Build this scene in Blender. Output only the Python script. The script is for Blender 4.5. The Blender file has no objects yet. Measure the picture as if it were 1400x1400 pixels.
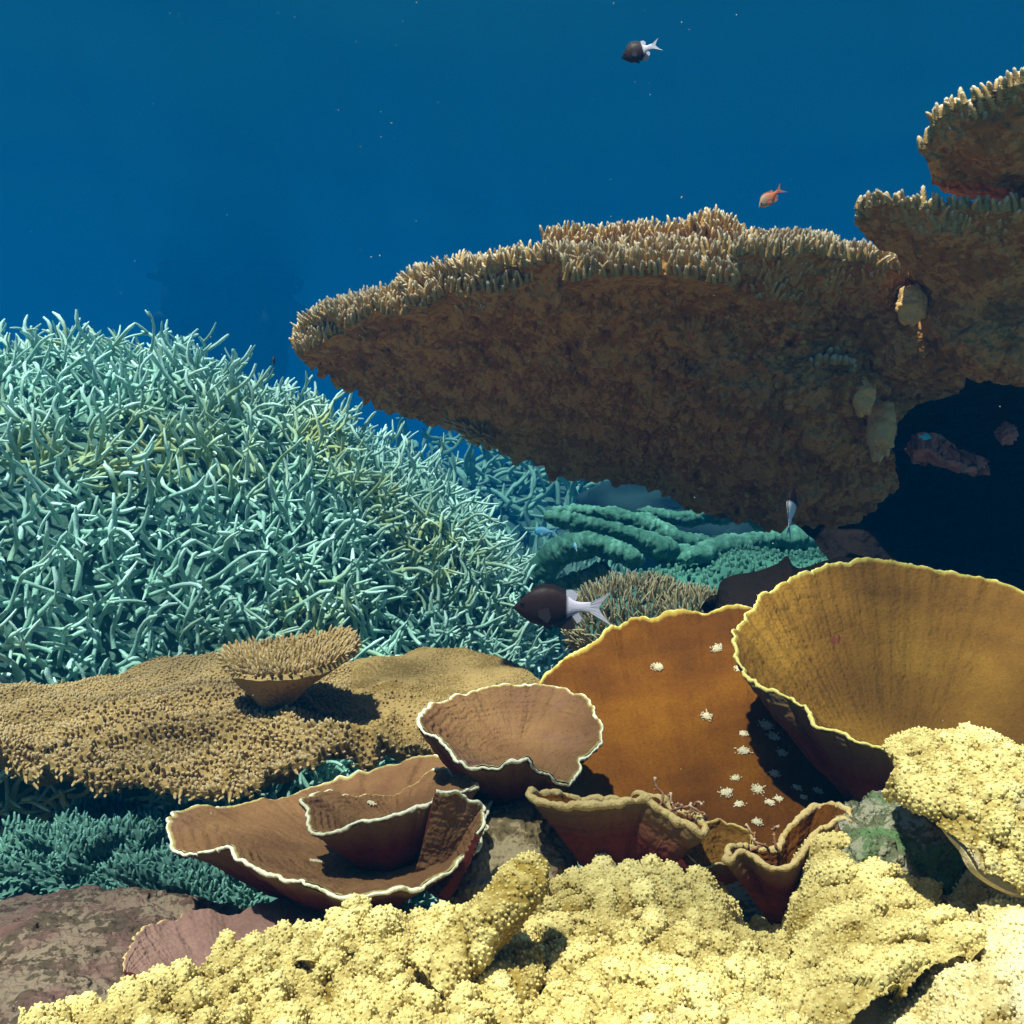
import bpy, math
import numpy as np
from mathutils import Vector

R = math.radians
SC = bpy.context.scene
COL = SC.collection
rng = np.random.default_rng(7)

# ------------------------------------------------------------------ camera
cam = bpy.data.cameras.new("camera")
cam.sensor_width = 36.0
cam.lens = 36.0 * 1500.0 / 1400.0
cam.clip_start = 0.02
cam.clip_end = 300.0
cam_ob = bpy.data.objects.new("camera", cam)
COL.objects.link(cam_ob)
cam_ob.location = (0, 0, 0)
cam_ob.rotation_euler = (R(90), 0, 0)
SC.camera = cam_ob

# ------------------------------------------------------------------ world, sun, exposure
SUN_EL, SUN_AZ = 67.0, 215.0          # azimuth clockwise from +Y: behind the camera, to the left
world = bpy.data.worlds.new("World")
SC.world = world
world.use_nodes = True
wn = world.node_tree
bg = wn.nodes["Background"]
sky = wn.nodes.new("ShaderNodeTexSky")
sky.sky_type = 'NISHITA'
sky.sun_disc = False
sky.sun_elevation = R(SUN_EL)
sky.sun_rotation = R(SUN_AZ)
wn.links.new(sky.outputs[0], bg.inputs[0])
bg.inputs[1].default_value = 0.06
sun = bpy.data.lights.new("sun", 'SUN')
sun.energy = 5.0
sun.angle = R(1.2)
sun.color = (1.0, 0.91, 0.77)
sun_ob = bpy.data.objects.new("sun", sun)
COL.objects.link(sun_ob)
el, az = R(SUN_EL), R(SUN_AZ)
SUND = Vector((math.sin(az) * math.cos(el), math.cos(az) * math.cos(el), math.sin(el)))
sun_ob.rotation_euler = SUND.to_track_quat('Z', 'Y').to_euler()
sun_ob.location = SUND * 8
SC.view_settings.view_transform = 'Standard'
SC.view_settings.look = 'None'
SC.view_settings.gamma = 1.0
SC.view_settings.exposure = 1.42
SC.cycles.max_bounces = 6
SC.cycles.diffuse_bounces = 4
SC.cycles.glossy_bounces = 2
SC.cycles.transmission_bounces = 2
SC.cycles.volume_bounces = 2
SC.cycles.transparent_max_bounces = 6
SC.cycles.use_denoising = True
SC.cycles.use_adaptive_sampling = True
SC.cycles.adaptive_threshold = 0.02
SC.cycles.sample_clamp_indirect = 4.0
SC.render.threads_mode = 'AUTO'

FOC = 1500.0
WATER_TOP = 3.4


def P(px, py, d):
    """the point seen at pixel (px, py) of the 1400 px frame, d metres ahead"""
    return np.array([(px - 700.0) / FOC * d, d, (700.0 - py) / FOC * d])


def PP(lst):
    return np.array([P(*a) for a in lst])


# ------------------------------------------------------------------ noise
def vnoise(p):
    i = np.floor(p)
    f = p - i
    f = f * f * (3 - 2 * f)

    def h(a, b, c):
        s = np.sin(a * 127.1 + b * 311.7 + c * 74.7) * 43758.5453
        return s - np.floor(s)
    x, y, z = i[..., 0], i[..., 1], i[..., 2]
    fx, fy, fz = f[..., 0], f[..., 1], f[..., 2]
    a = h(x, y, z) * (1 - fx) + h(x + 1, y, z) * fx
    b = h(x, y + 1, z) * (1 - fx) + h(x + 1, y + 1, z) * fx
    c = h(x, y, z + 1) * (1 - fx) + h(x + 1, y, z + 1) * fx
    d = h(x, y + 1, z + 1) * (1 - fx) + h(x + 1, y + 1, z + 1) * fx
    return ((a * (1 - fy) + b * fy) * (1 - fz) + (c * (1 - fy) + d * fy) * fz) * 2 - 1


def fbm(p, freq, octv=3):
    s, a = 0, 1.0
    for k in range(octv):
        s = s + a * vnoise(p * freq + 17.3 * k)
        freq *= 2.1
        a *= 0.5
    return s


def worley(p, size, seed=0.0):
    """distance to the nearest scattered seed (in cells) and that seed's random number"""
    sh = p.shape[:-1]
    q = (p / size).reshape(-1, 3) + seed
    b = np.floor(q)
    best = np.full(len(q), 9.0)
    rid = np.zeros(len(q))
    for dx in (-1, 0, 1):
        for dy in (-1, 0, 1):
            for dz in (-1, 0, 1):
                c = b + np.array([dx, dy, dz])
                h = [None] * 3
                for k, (u, v, w) in enumerate(((127.1, 311.7, 74.7), (269.5, 183.3, 246.1), (113.5, 271.9, 124.6))):
                    t = np.sin(c[:, 0] * u + c[:, 1] * v + c[:, 2] * w) * 43758.5453
                    h[k] = t - np.floor(t)
                d = np.sqrt((c[:, 0] + h[0] - q[:, 0]) ** 2 + (c[:, 1] + h[1] - q[:, 1]) ** 2 + (c[:, 2] + h[2] - q[:, 2]) ** 2)
                m = d < best
                best = np.where(m, d, best)
                rid = np.where(m, h[1], rid)
    return best.reshape(sh), rid.reshape(sh)


def dome(f, r=.85):
    return np.sqrt(np.clip(1 - (f / r) ** 2, 0, 1))


def unit(v):
    return v / np.maximum(np.linalg.norm(v, axis=-1, keepdims=True), 1e-9)


# ------------------------------------------------------------------ curves and patches
def curve(pts, n, closed=False):
    pts = np.asarray(pts, float)
    m = len(pts)
    if closed:
        q = np.vstack([pts[-1], pts, pts[0], pts[1]])
        segs = m
    else:
        q = np.vstack([2 * pts[0] - pts[1], pts, 2 * pts[-1] - pts[-2]])
        segs = m - 1
    out = []
    t = np.linspace(0, 1, 16, endpoint=False)[:, None]
    for i in range(segs):
        p0, p1, p2, p3 = q[i], q[i + 1], q[i + 2], q[i + 3]
        out.append(0.5 * ((2 * p1) + (-p0 + p2) * t + (2 * p0 - 5 * p1 + 4 * p2 - p3) * t ** 2 + (-p0 + 3 * p1 - 3 * p2 + p3) * t ** 3))
    out = np.vstack(out + [pts[:1] if closed else pts[-1:]])
    s = np.concatenate([[0], np.cumsum(np.linalg.norm(np.diff(out, axis=0), axis=1))])
    u = np.linspace(0, s[-1], n, endpoint=not closed)
    return np.stack([np.interp(u, s, out[:, k]) for k in range(3)], 1)


def patch(rows, n, m, closed=False):
    """rows of pixel control points -> (m, n, 3) smooth grid"""
    rs = np.array([curve(PP(r), n, closed) for r in rows])
    k = len(rs)
    if k == 2:
        t = np.linspace(0, 1, m)[:, None, None]
        return rs[0] * (1 - t) + rs[1] * t
    q = np.concatenate([[2 * rs[0] - rs[1]], rs, [2 * rs[-1] - rs[-2]]])
    out = []
    for v in np.linspace(0, k - 1 - 1e-6, m):
        i = int(v)
        t = v - i
        p0, p1, p2, p3 = q[i], q[i + 1], q[i + 2], q[i + 3]
        out.append(0.5 * ((2 * p1) + (-p0 + p2) * t + (2 * p0 - 5 * p1 + 4 * p2 - p3) * t ** 2 + (-p0 + 3 * p1 - 3 * p2 + p3) * t ** 3))
    return np.array(out)


def gnormals(g, closed=False):
    du = np.gradient(g, axis=1)
    if closed:
        du = (np.roll(g, -1, axis=1) - np.roll(g, 1, axis=1)) * 0.5
    dv = np.gradient(g, axis=0)
    return unit(np.cross(du, dv))


# ------------------------------------------------------------------ mesh collecting
class MB:
    def __init__(self):
        self.v, self.f, self.t, self.n = [], [], [], 0

    def add(self, v, f, t=None):
        v = np.asarray(v, float).reshape(-1, 3)
        f = np.asarray(f, np.int64).reshape(-1, 4)
        self.v.append(v)
        self.f.append(f + self.n)
        self.t.append(np.zeros(len(v)) if t is None else np.broadcast_to(np.asarray(t, float).ravel(), (len(v),)) if np.size(t) == 1 else np.asarray(t, float).ravel())
        self.n += len(v)

    def grid(self, g, t=None, closed=False, flip=False):
        m, n = g.shape[:2]
        idx = np.arange(m * n).reshape(m, n)
        if closed:
            idx = np.concatenate([idx, idx[:, :1]], 1)
        a, b, c, d = idx[:-1, :-1], idx[:-1, 1:], idx[1:, 1:], idx[1:, :-1]
        f = np.stack([a, b, c, d] if not flip else [a, d, c, b], -1).reshape(-1, 4)
        self.add(g.reshape(-1, 3), f, t if t is None or np.size(t) == 1 else np.asarray(t).reshape(-1))

    def shell(self, g, thick, t=0.0, closed=False, nrm=None, under_t=0.0):
        """closed solid: g is the outer face, thick is measured against nrm"""
        nrm = gnormals(g, closed) if nrm is None else nrm
        h = g - nrm * (np.asarray(thick)[..., None] if np.ndim(thick) else thick)
        m, n = g.shape[:2]
        tt = np.broadcast_to(np.asarray(t, float), (m, n))
        self.grid(g, tt, closed)
        self.grid(h, np.full((m, n), under_t), closed, flip=True)
        for r in (0, m - 1):
            self.grid(np.stack([g[r], h[r]]), np.stack([tt[r], tt[r]]), closed)
        if not closed:
            for c in (0, n - 1):
                self.grid(np.stack([g[:, c], h[:, c]]), np.stack([tt[:, c], tt[:, c]]))

    def tube(self, path, rad, sides=8, t=None, squash=1.0):
        path = np.asarray(path, float)
        n = len(path)
        rad = np.broadcast_to(np.asarray(rad, float), (n,))
        d = unit(np.gradient(path, axis=0))
        up = np.array([0.13, 0.21, 0.97])
        a = unit(np.cross(d, up))
        b = np.cross(d, a)
        th = np.linspace(0, 2 * np.pi, sides, endpoint=False)
        g = path[:, None] + rad[:, None, None] * (a[:, None] * np.cos(th)[None, :, None] + b[:, None] * np.sin(th)[None, :, None] * squash)
        g = np.concatenate([path[:1, None].repeat(sides, 1), g, path[-1:, None].repeat(sides, 1)])
        tt = np.linspace(0, 1, n) if t is None else np.broadcast_to(t, (n,))
        tt = np.concatenate([tt[:1], tt, tt[-1:]])[:, None].repeat(sides, 1)
        self.grid(g, tt, closed=True)

    def build(self, name, mat, parent=None, smooth=True, attr='tip'):
        v = np.vstack(self.v)
        f = np.vstack(self.f)
        off = np.array(parent.location) if parent is not None and parent.parent is None else np.zeros(3)
        o_loc = np.zeros(3)
        if parent is None:
            o_loc = np.array([(v[:, 0].min() + v[:, 0].max()) / 2, (v[:, 1].min() + v[:, 1].max()) / 2, v[:, 2].min()])
            off = o_loc
        elif parent.parent is not None:
            off = np.array(parent.parent.location)
        v = v - off
        me = bpy.data.meshes.new(name)
        me.vertices.add(len(v))
        me.vertices.foreach_set("co", v.astype(np.float32).ravel())
        me.loops.add(len(f) * 4)
        me.loops.foreach_set("vertex_index", f.astype(np.int32).ravel())
        me.polygons.add(len(f))
        me.polygons.foreach_set("loop_start", (np.arange(len(f)) * 4).astype(np.int32))
        me.polygons.foreach_set("use_smooth", np.full(len(f), smooth))
        me.update(calc_edges=True)
        me.validate()
        at = me.attributes.new(attr, 'FLOAT', 'POINT')
        tt = np.concatenate(self.t).astype(np.float32)
        if len(me.vertices) == len(tt):
            at.data.foreach_set("value", tt)
        me.materials.append(mat)
        o = bpy.data.objects.new(name, me)
        COL.objects.link(o)
        o.location = Vector(o_loc)
        if parent is not None:
            o.parent = parent
        return o


def empty(name, loc):
    o = bpy.data.objects.new(name, None)
    o.empty_display_size = 0.03
    COL.objects.link(o)
    o.location = Vector(loc)
    return o


def tag(o, label=None, cat=None, group=None, kind=None):
    if label:
        o["label"] = label
    if cat:
        o["category"] = cat
    if group:
        o["group"] = group
    if kind:
        o["kind"] = kind
    return o


# ------------------------------------------------------------------ little growths, instanced into one mesh
def tmpl_branch(seed, sides=8, rings=8, bump=0.2, tip=0.5, round_=0.18, bend=0.25):
    r_ = np.random.default_rng(seed)
    z = np.linspace(0, 1, rings)
    prof = 1 - (1 - tip) * z
    end = z > 1 - round_
    prof[end] *= np.sqrt(np.maximum(1 - ((z[end] - (1 - round_)) / round_) ** 2, 0.0004))
    th = np.linspace(0, 2 * np.pi, sides, endpoint=False)
    par = ((np.arange(rings)[:, None] + np.arange(sides)[None]) % 2) * 2 - 1
    rr = prof[:, None] * (1 + bump * par * (0.6 + 0.6 * r_.random((rings, sides))))
    bx = bend * (r_.random() - 0.5) * 2
    x = rr * np.cos(th)[None]
    y = rr * np.sin(th)[None]
    zz = np.repeat(z[:, None], sides, 1) + par * 0.02
    g = np.stack([x, y, zz], -1)
    idx = np.arange(rings * sides).reshape(rings, sides)
    idx = np.concatenate([idx, idx[:, :1]], 1)
    f = np.stack([idx[:-1, :-1], idx[:-1, 1:], idx[1:, 1:], idx[1:, :-1]], -1).reshape(-1, 4)
    tt = z[:, None] * 0.75 + 0.25 * (par > 0)
    return g.reshape(-1, 3), f, tt.reshape(-1), bx


def frames(d):
    ref = np.where(np.abs(d[:, 2:3]) < 0.9, np.array([[0, 0, 1.0]]), np.array([[1.0, 0, 0]]))
    a = unit(np.cross(d, ref))
    b = np.cross(d, a)
    ang = rng.random(len(d)) * 2 * np.pi
    c, s = np.cos(ang)[:, None], np.sin(ang)[:, None]
    return a * c + b * s, -a * s + b * c


def plant(mb, tmpls, pos, dirs, length, rad, t0=0.0, t1=1.0):
    n = len(pos)
    if n == 0:
        return
    length = np.broadcast_to(length, (n,))
    rad = np.broadcast_to(rad, (n,))
    t0 = np.broadcast_to(t0, (n,))
    t1 = np.broadcast_to(t1, (n,))
    dirs = unit(dirs)
    A, B = frames(dirs)
    which = rng.integers(0, len(tmpls), n)
    for k, (tv, tf, tt, bx) in enumerate(tmpls):
        s = np.where(which == k)[0]
        if len(s) == 0:
            continue
        x = tv[None, :, 0] * rad[s, None] + bx * (tv[None, :, 2] ** 2) * length[s, None]
        y = tv[None, :, 1] * rad[s, None]
        z = tv[None, :, 2] * length[s, None]
        v = pos[s, None] + A[s, None] * x[..., None] + B[s, None] * y[..., None] + dirs[s, None] * z[..., None]
        f = tf[None] + (np.arange(len(s)) * len(tv))[:, None, None]
        T = t0[s, None] + (t1[s, None] - t0[s, None]) * tt[None]
        mb.add(v.reshape(-1, 3), f.reshape(-1, 4), T.reshape(-1))


def scatter(g, spacing, nrm=None, tries=6, mask=None, closed=False):
    """poisson-like points over a grid; returns pos, normal, u, v in 0..1"""
    m, n = g.shape[:2]
    if nrm is None:
        nrm = gnormals(g, closed)
    a, b, c = g[:-1, :-1], g[:-1, 1:], g[1:, :-1]
    area = np.linalg.norm(np.cross(b - a, c - a), axis=-1)
    tot = area.sum()
    cnt = int(tot / spacing ** 2 * tries * 0.5)
    p = area.ravel() / tot
    cell = rng.choice(len(p), cnt, p=p)
    i, j = cell // (n - 1), cell % (n - 1)
    fu, fv = rng.random(cnt), rng.random(cnt)

    def bil(G):
        w = lambda q: q[:, None]
        return (G[i, j] * w((1 - fu) * (1 - fv)) + G[i, j + 1] * w(fu * (1 - fv)) + G[i + 1, j] * w((1 - fu) * fv) + G[i + 1, j + 1] * w(fu * fv))
    pos, nn = bil(g), unit(bil(nrm))
    u, v = (j + fu) / (n - 1), (i + fv) / (m - 1)
    keep, cells = [], {}
    ms = mask(u, v, pos) if mask is not None else np.ones(cnt)
    rnd = rng.random(cnt)
    key = np.floor(pos / spacing).astype(int)
    s2 = spacing ** 2
    for q in range(cnt):
        if rnd[q] > ms[q]:
            continue
        kx, ky, kz = key[q]
        ok = True
        for dx in (-1, 0, 1):
            for dy in (-1, 0, 1):
                for dz in (-1, 0, 1):
                    for w in cells.get((kx + dx, ky + dy, kz + dz), ()):
                        dd = pos[q] - w
                        if dd[0] * dd[0] + dd[1] * dd[1] + dd[2] * dd[2] < s2:
                            ok = False
                            break
                    if not ok:
                        break
                if not ok:
                    break
            if not ok:
                break
        if ok:
            cells.setdefault((kx, ky, kz), []).append(pos[q])
            keep.append(q)
    k = np.array(keep, int)
    return pos[k], nn[k], u[k], v[k]


# ------------------------------------------------------------------ materials
def mat_coral(name, cols, tipcol=None, scale=40.0, fine=400.0, bump=0.3, bscale=500.0, rough=0.85, tip_from=0.3, tip_to=1.0, blotch=None, spec=0.12, bdist=0.002, fw=.9):
    m = bpy.data.materials.new(name)
    m.use_nodes = True
    nt = m.node_tree
    N, L = nt.nodes, nt.links
    bs = N["Principled BSDF"]
    bs.inputs["Roughness"].default_value = rough
    bs.inputs["Specular IOR Level"].default_value = spec
    geo = N.new("ShaderNodeNewGeometry")
    n1 = N.new("ShaderNodeTexNoise"); n1.inputs["Scale"].default_value = scale; n1.inputs["Detail"].default_value = 5
    n2 = N.new("ShaderNodeTexNoise"); n2.inputs["Scale"].default_value = fine; n2.inputs["Detail"].default_value = 3
    L.new(geo.outputs["Position"], n1.inputs["Vector"]); L.new(geo.outputs["Position"], n2.inputs["Vector"])
    mx = N.new("ShaderNodeMath"); mx.operation = 'MULTIPLY_ADD'
    L.new(n2.outputs[0], mx.inputs[0]); mx.inputs[1].default_value = fw
    ad = N.new("ShaderNodeMath"); ad.operation = 'MULTIPLY'; L.new(n1.outputs[0], ad.inputs[0]); ad.inputs[1].default_value = 1.1
    L.new(ad.outputs[0], mx.inputs[2])
    ramp = N.new("ShaderNodeValToRGB")
    k = len(cols)
    while len(ramp.color_ramp.elements) < k:
        ramp.color_ramp.elements.new(0.5)
    for i, c in enumerate(cols):
        ramp.color_ramp.elements[i].position = (.55 + .5 * fw) + (.22 + .19 * fw) * (2 * i / max(k - 1, 1) - 1)
        ramp.color_ramp.elements[i].color = (*c, 1)
    sub = N.new("ShaderNodeMath"); sub.operation = 'MULTIPLY'; sub.inputs[1].default_value = 0.5
    for i in range(k):
        ramp.color_ramp.elements[i].position *= 0.5
    L.new(mx.outputs[0], sub.inputs[0])
    L.new(sub.outputs[0], ramp.inputs[0])
    out = ramp.outputs[0]
    if blotch:
        nb = N.new("ShaderNodeTexNoise"); nb.inputs["Scale"].default_value = blotch[1]; nb.inputs["Detail"].default_value = 4
        L.new(geo.outputs["Position"], nb.inputs["Vector"])
        mr = N.new("ShaderNodeMapRange"); mr.inputs[1].default_value = blotch[2]; mr.inputs[2].default_value = blotch[3]
        L.new(nb.outputs[0], mr.inputs[0])
        mb_ = N.new("ShaderNodeMixRGB"); L.new(mr.outputs[0], mb_.inputs[0]); L.new(out, mb_.inputs[1]); mb_.inputs[2].default_value = (*blotch[0], 1)
        out = mb_.outputs[0]
    if tipcol:
        at = N.new("ShaderNodeAttribute"); at.attribute_name = 'tip'
        mr = N.new("ShaderNodeMapRange"); mr.inputs[1].default_value = tip_from; mr.inputs[2].default_value = tip_to
        L.new(at.outputs["Fac"], mr.inputs[0])
        mt = N.new("ShaderNodeMixRGB"); L.new(mr.outputs[0], mt.inputs[0]); L.new(out, mt.inputs[1]); mt.inputs[2].default_value = (*tipcol, 1)
        out = mt.outputs[0]
    L.new(out, bs.inputs["Base Color"])
    if bump:
        nb2 = N.new("ShaderNodeTexNoise"); nb2.inputs["Scale"].default_value = bscale; nb2.inputs["Detail"].default_value = 2
        L.new(geo.outputs["Position"], nb2.inputs["Vector"])
        bp = N.new("ShaderNodeBump"); bp.inputs["Strength"].default_value = bump; bp.inputs["Distance"].default_value = bdist
        L.new(nb2.outputs[0], bp.inputs["Height"]); L.new(bp.outputs[0], bs.inputs["Normal"])
    return m


M = {}
M['table_skin'] = mat_coral('table_underside_skin', [(.31, .125, .028), (.42, .185, .045), (.56, .28, .085)], scale=22, fine=110, bump=1.0, bscale=70, bdist=0.02)
M['table_nubs'] = mat_coral('table_branchlet_skin', [(.44, .25, .08), (.58, .37, .13)], tipcol=(.96, .86, .66), scale=30, fine=500, bump=0.4, bscale=900, tip_from=.55, tip_to=1.0)
M['left_skin'] = mat_coral('plate_table_skin', [(.13, .08, .022), (.21, .135, .042), (.30, .20, .075)], scale=14, fine=300, bump=0.5, bscale=350)
M['left_nubs'] = mat_coral('plate_table_nubs', [(.24, .145, .045), (.34, .225, .085)], tipcol=(.66, .54, .34), scale=14, fine=300, bump=0.3, tip_from=.55)
M['stag'] = mat_coral('staghorn_skin', [(.13, .30, .25), (.25, .47, .39)], tipcol=(.62, .92, .85), scale=9, fine=250, bump=0.4, bscale=500, tip_from=.35, blotch=((.33, .40, .16), 3.5, .48, .66))  # turquoise makes up for thin water haze, haze tint put into the colour
M['stag_core'] = mat_coral('staghorn_core', [(.03, .08, .068), (.06, .14, .115)], scale=9, fine=80, bump=0.8, bscale=60, bdist=.01)
M['stag_dim'] = mat_coral('shaded_bushy_skin', [(.05, .14, .11), (.09, .22, .17)], tipcol=(.2, .42, .36), scale=9, fine=250, bump=0.3, tip_from=.4)  # dimmer copy of the staghorn colours, shade put into the colour
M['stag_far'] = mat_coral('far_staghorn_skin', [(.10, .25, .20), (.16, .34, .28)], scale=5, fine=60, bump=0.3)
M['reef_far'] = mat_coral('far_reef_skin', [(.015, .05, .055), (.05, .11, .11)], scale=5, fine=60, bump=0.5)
M['reef_faint'] = mat_coral('faint_reef_skin', [(.004, .018, .02), (.012, .035, .036)], scale=2, fine=10, bump=0.5)  # kept close to the water tone, distance haze put into the colour
M['antler'] = mat_coral('antler_coral_skin', [(.025, .10, .075), (.05, .16, .12)], tipcol=(.12, .32, .25), scale=16, fine=200, bump=0.6, bscale=220, tip_from=.5)
M['bush'] = mat_coral('bushy_coral_skin', [(.25, .20, .10), (.36, .30, .16)], tipcol=(.6, .55, .36), scale=20, fine=300, bump=0.3, tip_from=.6)
M['plate'] = mat_coral('scroll_plate_top', [(.12, .055, .023), (.18, .088, .036), (.23, .12, .048)], tipcol=(.5, .42, .16), tip_from=.975, tip_to=1.0, scale=22, fine=520, bump=0.5, bscale=480, fw=.4, bdist=.0015, blotch=((.18, .085, .078), 7, .5, .68))
M['plate_mauve'] = mat_coral('scroll_plate_mauve', [(.14, .075, .06), (.22, .12, .095), (.28, .17, .13)], scale=15, fine=420, bump=0.5, bscale=420, bdist=.0015, fw=.4)
M['plate_orange'] = mat_coral('scroll_plate_orange', [(.060, .018, .001), (.120, .038, .001), (.18, .066, .002)], tipcol=(.5, .36, .07), tip_from=.98, tip_to=1.0, scale=15, fine=420, bump=0.5, bscale=420, fw=.4, bdist=.0015)
M['plate_gold'] = mat_coral('scroll_plate_gold', [(.11, .048, .007), (.19, .088, .011), (.29, .150, .020)], tipcol=(.5, .42, .10), tip_from=.985, tip_to=1.0, scale=11, fine=420, bump=0.6, bscale=360, fw=.4, bdist=.002)
M['plate_under'] = mat_coral('scroll_plate_underside', [(.07, .014, .009), (.13, .024, .016)], tipcol=(.20, .12, .05), scale=30, fine=200, bump=0.6, bscale=200, tip_from=.45, tip_to=.95)
M['rim'] = mat_coral('scroll_plate_rim', [(.55, .48, .22), (.85, .80, .58)], scale=30, fine=300, bump=0.4)
M['rim_yellow'] = mat_coral('scroll_plate_rim_yellow', [(.60, .48, .10), (.75, .62, .2)], scale=30, fine=300, bump=0.4)
M['rim_tan'] = mat_coral('scroll_plate_rim_tan', [(.42, .28, .10), (.55, .40, .17)], scale=40, fine=500, bump=0.6)
M['yellow'] = mat_coral('yellow_coral_skin', [(.17, .105, .014), (.26, .17, .03)], tipcol=(.84, .70, .29), scale=16, fine=300, bump=0.4, bscale=900, tip_from=.25, tip_to=1.0, blotch=((.80, .74, .55), 9, .60, .70))  # off-white blotches put overexposed patches into the colour
M['yellow_pale'] = mat_coral('pale_yellow_coral_skin', [(.26, .17, .04), (.38, .27, .08)], tipcol=(.86, .74, .38), scale=16, fine=300, bump=0.4, bscale=900, tip_from=.2, tip_to=.9, blotch=((.74, .68, .52), 11, .55, .66))  # paler, with off-white blotches painted for blown-out light
M['yellow_base'] = mat_coral('yellow_coral_base', [(.35, .24, .06), (.55, .42, .14)], scale=20, fine=300, bump=0.5)
M['pale_stem'] = mat_coral('pale_coral_stem', [(.42, .33, .16), (.6, .48, .26)], scale=20, fine=500, bump=0.4)
M['rock'] = mat_coral('reef_rock_skin', [(.10, .07, .035), (.22, .16, .08), (.36, .28, .16)], scale=20, fine=160, bump=1.0, bscale=130, bdist=.006, blotch=((.30, .10, .10), 9, .55, .66))
M['rock_pink'] = mat_coral('coralline_rock_skin', [(.04, .028, .018), (.09, .065, .04), (.20, .145, .10)], scale=24, fine=160, bump=1.2, bscale=140, bdist=.006, blotch=((.14, .07, .06), 28, .46, .70))
M['rock_green'] = mat_coral('algae_rock_skin', [(.05, .055, .03), (.14, .14, .075), (.28, .26, .18)], scale=40, fine=200, bump=1.2, bscale=160, bdist=.006, blotch=((.10, .17, .07), 26, .5, .62))
M['dark'] = mat_coral('shaded_reef_skin', [(.004, .003, .002), (.010, .006, .004)], scale=14, fine=90, bump=1.0, bscale=70, bdist=.008)  # near-black, the hollow's shade is put into the colour
M['sea'] = mat_coral('seabed_skin', [(.05, .09, .07), (.14, .2, .16)], scale=2, fine=20, bump=0.8, bscale=10, bdist=.05)
M['white'] = mat_coral('polyp_skin', [(.50, .40, .22), (.68, .60, .42)], scale=40, fine=400, bump=0.2)
M['twig'] = mat_coral('twiggy_algae_skin', [(.16, .06, .03), (.30, .14, .07)], tipcol=(.6, .45, .3), scale=40, fine=400, bump=0.2, tip_from=.7)
M['pink'] = mat_coral('pink_sponge_skin', [(.28, .08, .06), (.45, .19, .15)], scale=60, fine=300, bump=0.6)
M['knob'] = mat_coral('lit_knob_skin', [(.60, .30, .09), (.75, .45, .18)], scale=60, fine=300, bump=0.6)  # brighter than the underside skin, light on the lobes put into the colour

T_BR = [tmpl_branch(s, 8, 12, .27, .40, .2, .3) for s in range(8)]
T_NUB = [tmpl_branch(20 + s, 6, 5, .18, .6, .35, .2) for s in range(5)]
T_KNOB = [tmpl_branch(40 + s, 20, 15, .17, .75, .6, .12) for s in range(8)]
T_STAG = [tmpl_branch(60 + s, 6, 9, .05, .55, .1, .5) for s in range(8)]
T_CUP = [tmpl_branch(110 + s, 6, 5, .0, .8, .5, .1) for s in range(3)]
T_TINY = [tmpl_branch(80 + s, 5, 4, .1, .7, .4, .0) for s in range(3)]
UP = np.array([0, 0, 1.0])

# ------------------------------------------------------------------ the water: closed haze box, surface, seabed
def simple_box(name, lo, hi):
    v = [(x, y, z) for x in (lo[0], hi[0]) for y in (lo[1], hi[1]) for z in (lo[2], hi[2])]
    f = [(0, 1, 3, 2), (4, 6, 7, 5), (0, 4, 5, 1), (2, 3, 7, 6), (0, 2, 6, 4), (1, 5, 7, 3)]
    me = bpy.data.meshes.new(name)
    me.from_pydata(v, [], f)
    o = bpy.data.objects.new(name, me)
    COL.objects.link(o)
    return o


hz = simple_box('haze', (-60, -30, -4.2), (60, 90, WATER_TOP + .35))
tag(hz, 'deep blue sea water fading the far reef away', 'sea water', kind='stuff')
hm = bpy.data.materials.new('sea_water_volume')
hm.use_nodes = True
hm.node_tree.nodes.remove(hm.node_tree.nodes["Principled BSDF"])
pv = hm.node_tree.nodes.new("ShaderNodeVolumePrincipled")
pv.inputs["Color"].default_value = (0.0, .068, .19, 1)
pv.inputs["Absorption Color"].default_value = (.16, .36, .5, 1)
pv.inputs["Density"].default_value = 0.195
pv.inputs["Anisotropy"].default_value = 0.2
hm.node_tree.links.new(pv.outputs[0], hm.node_tree.nodes["Material Output"].inputs["Volume"])
hz.data.materials.append(hm)


def grid_xy(x0, x1, y0, y1, n, m, fz):
    xs, ys = np.linspace(x0, x1, n), np.linspace(y0, y1, m)
    X, Y = np.meshgrid(xs, ys)
    g = np.stack([X, Y, np.zeros_like(X)], -1)
    g[..., 2] = fz(g)
    return g


mb = MB()
mb.grid(grid_xy(-58, 58, -28, 88, 300, 300, lambda g: WATER_TOP + .06 * fbm(g, .9, 3)))
ws = mb.build('water_surface', None)
tag(ws, kind='structure')
wm = bpy.data.materials.new('rippled_water')
wm.use_nodes = True
nt = wm.node_tree
nt.nodes.remove(nt.nodes["Principled BSDF"])
tr = nt.nodes.new("ShaderNodeBsdfTransparent")
geo = nt.nodes.new("ShaderNodeNewGeometry")
n0 = nt.nodes.new("ShaderNodeTexNoise"); n0.inputs["Scale"].default_value = 3.0; n0.inputs["Detail"].default_value = 2
n0.inputs["Distortion"].default_value = 1.2
nt.links.new(geo.outputs["Position"], n0.inputs["Vector"])
mr = nt.nodes.new("ShaderNodeMapRange"); mr.inputs[1].default_value = .36; mr.inputs[2].default_value = .62  # noise in the transparency dapples the sunlight, standing in for caustics
mr.inputs[3].default_value = .42; mr.inputs[4].default_value = .98
nt.links.new(n0.outputs[0], mr.inputs[0])
nt.links.new(mr.outputs[0], tr.inputs[0])
gl = nt.nodes.new("ShaderNodeBsdfGlossy"); gl.inputs["Roughness"].default_value = .38
gl.inputs["Color"].default_value = (.1, .42, .46, 1)
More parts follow.
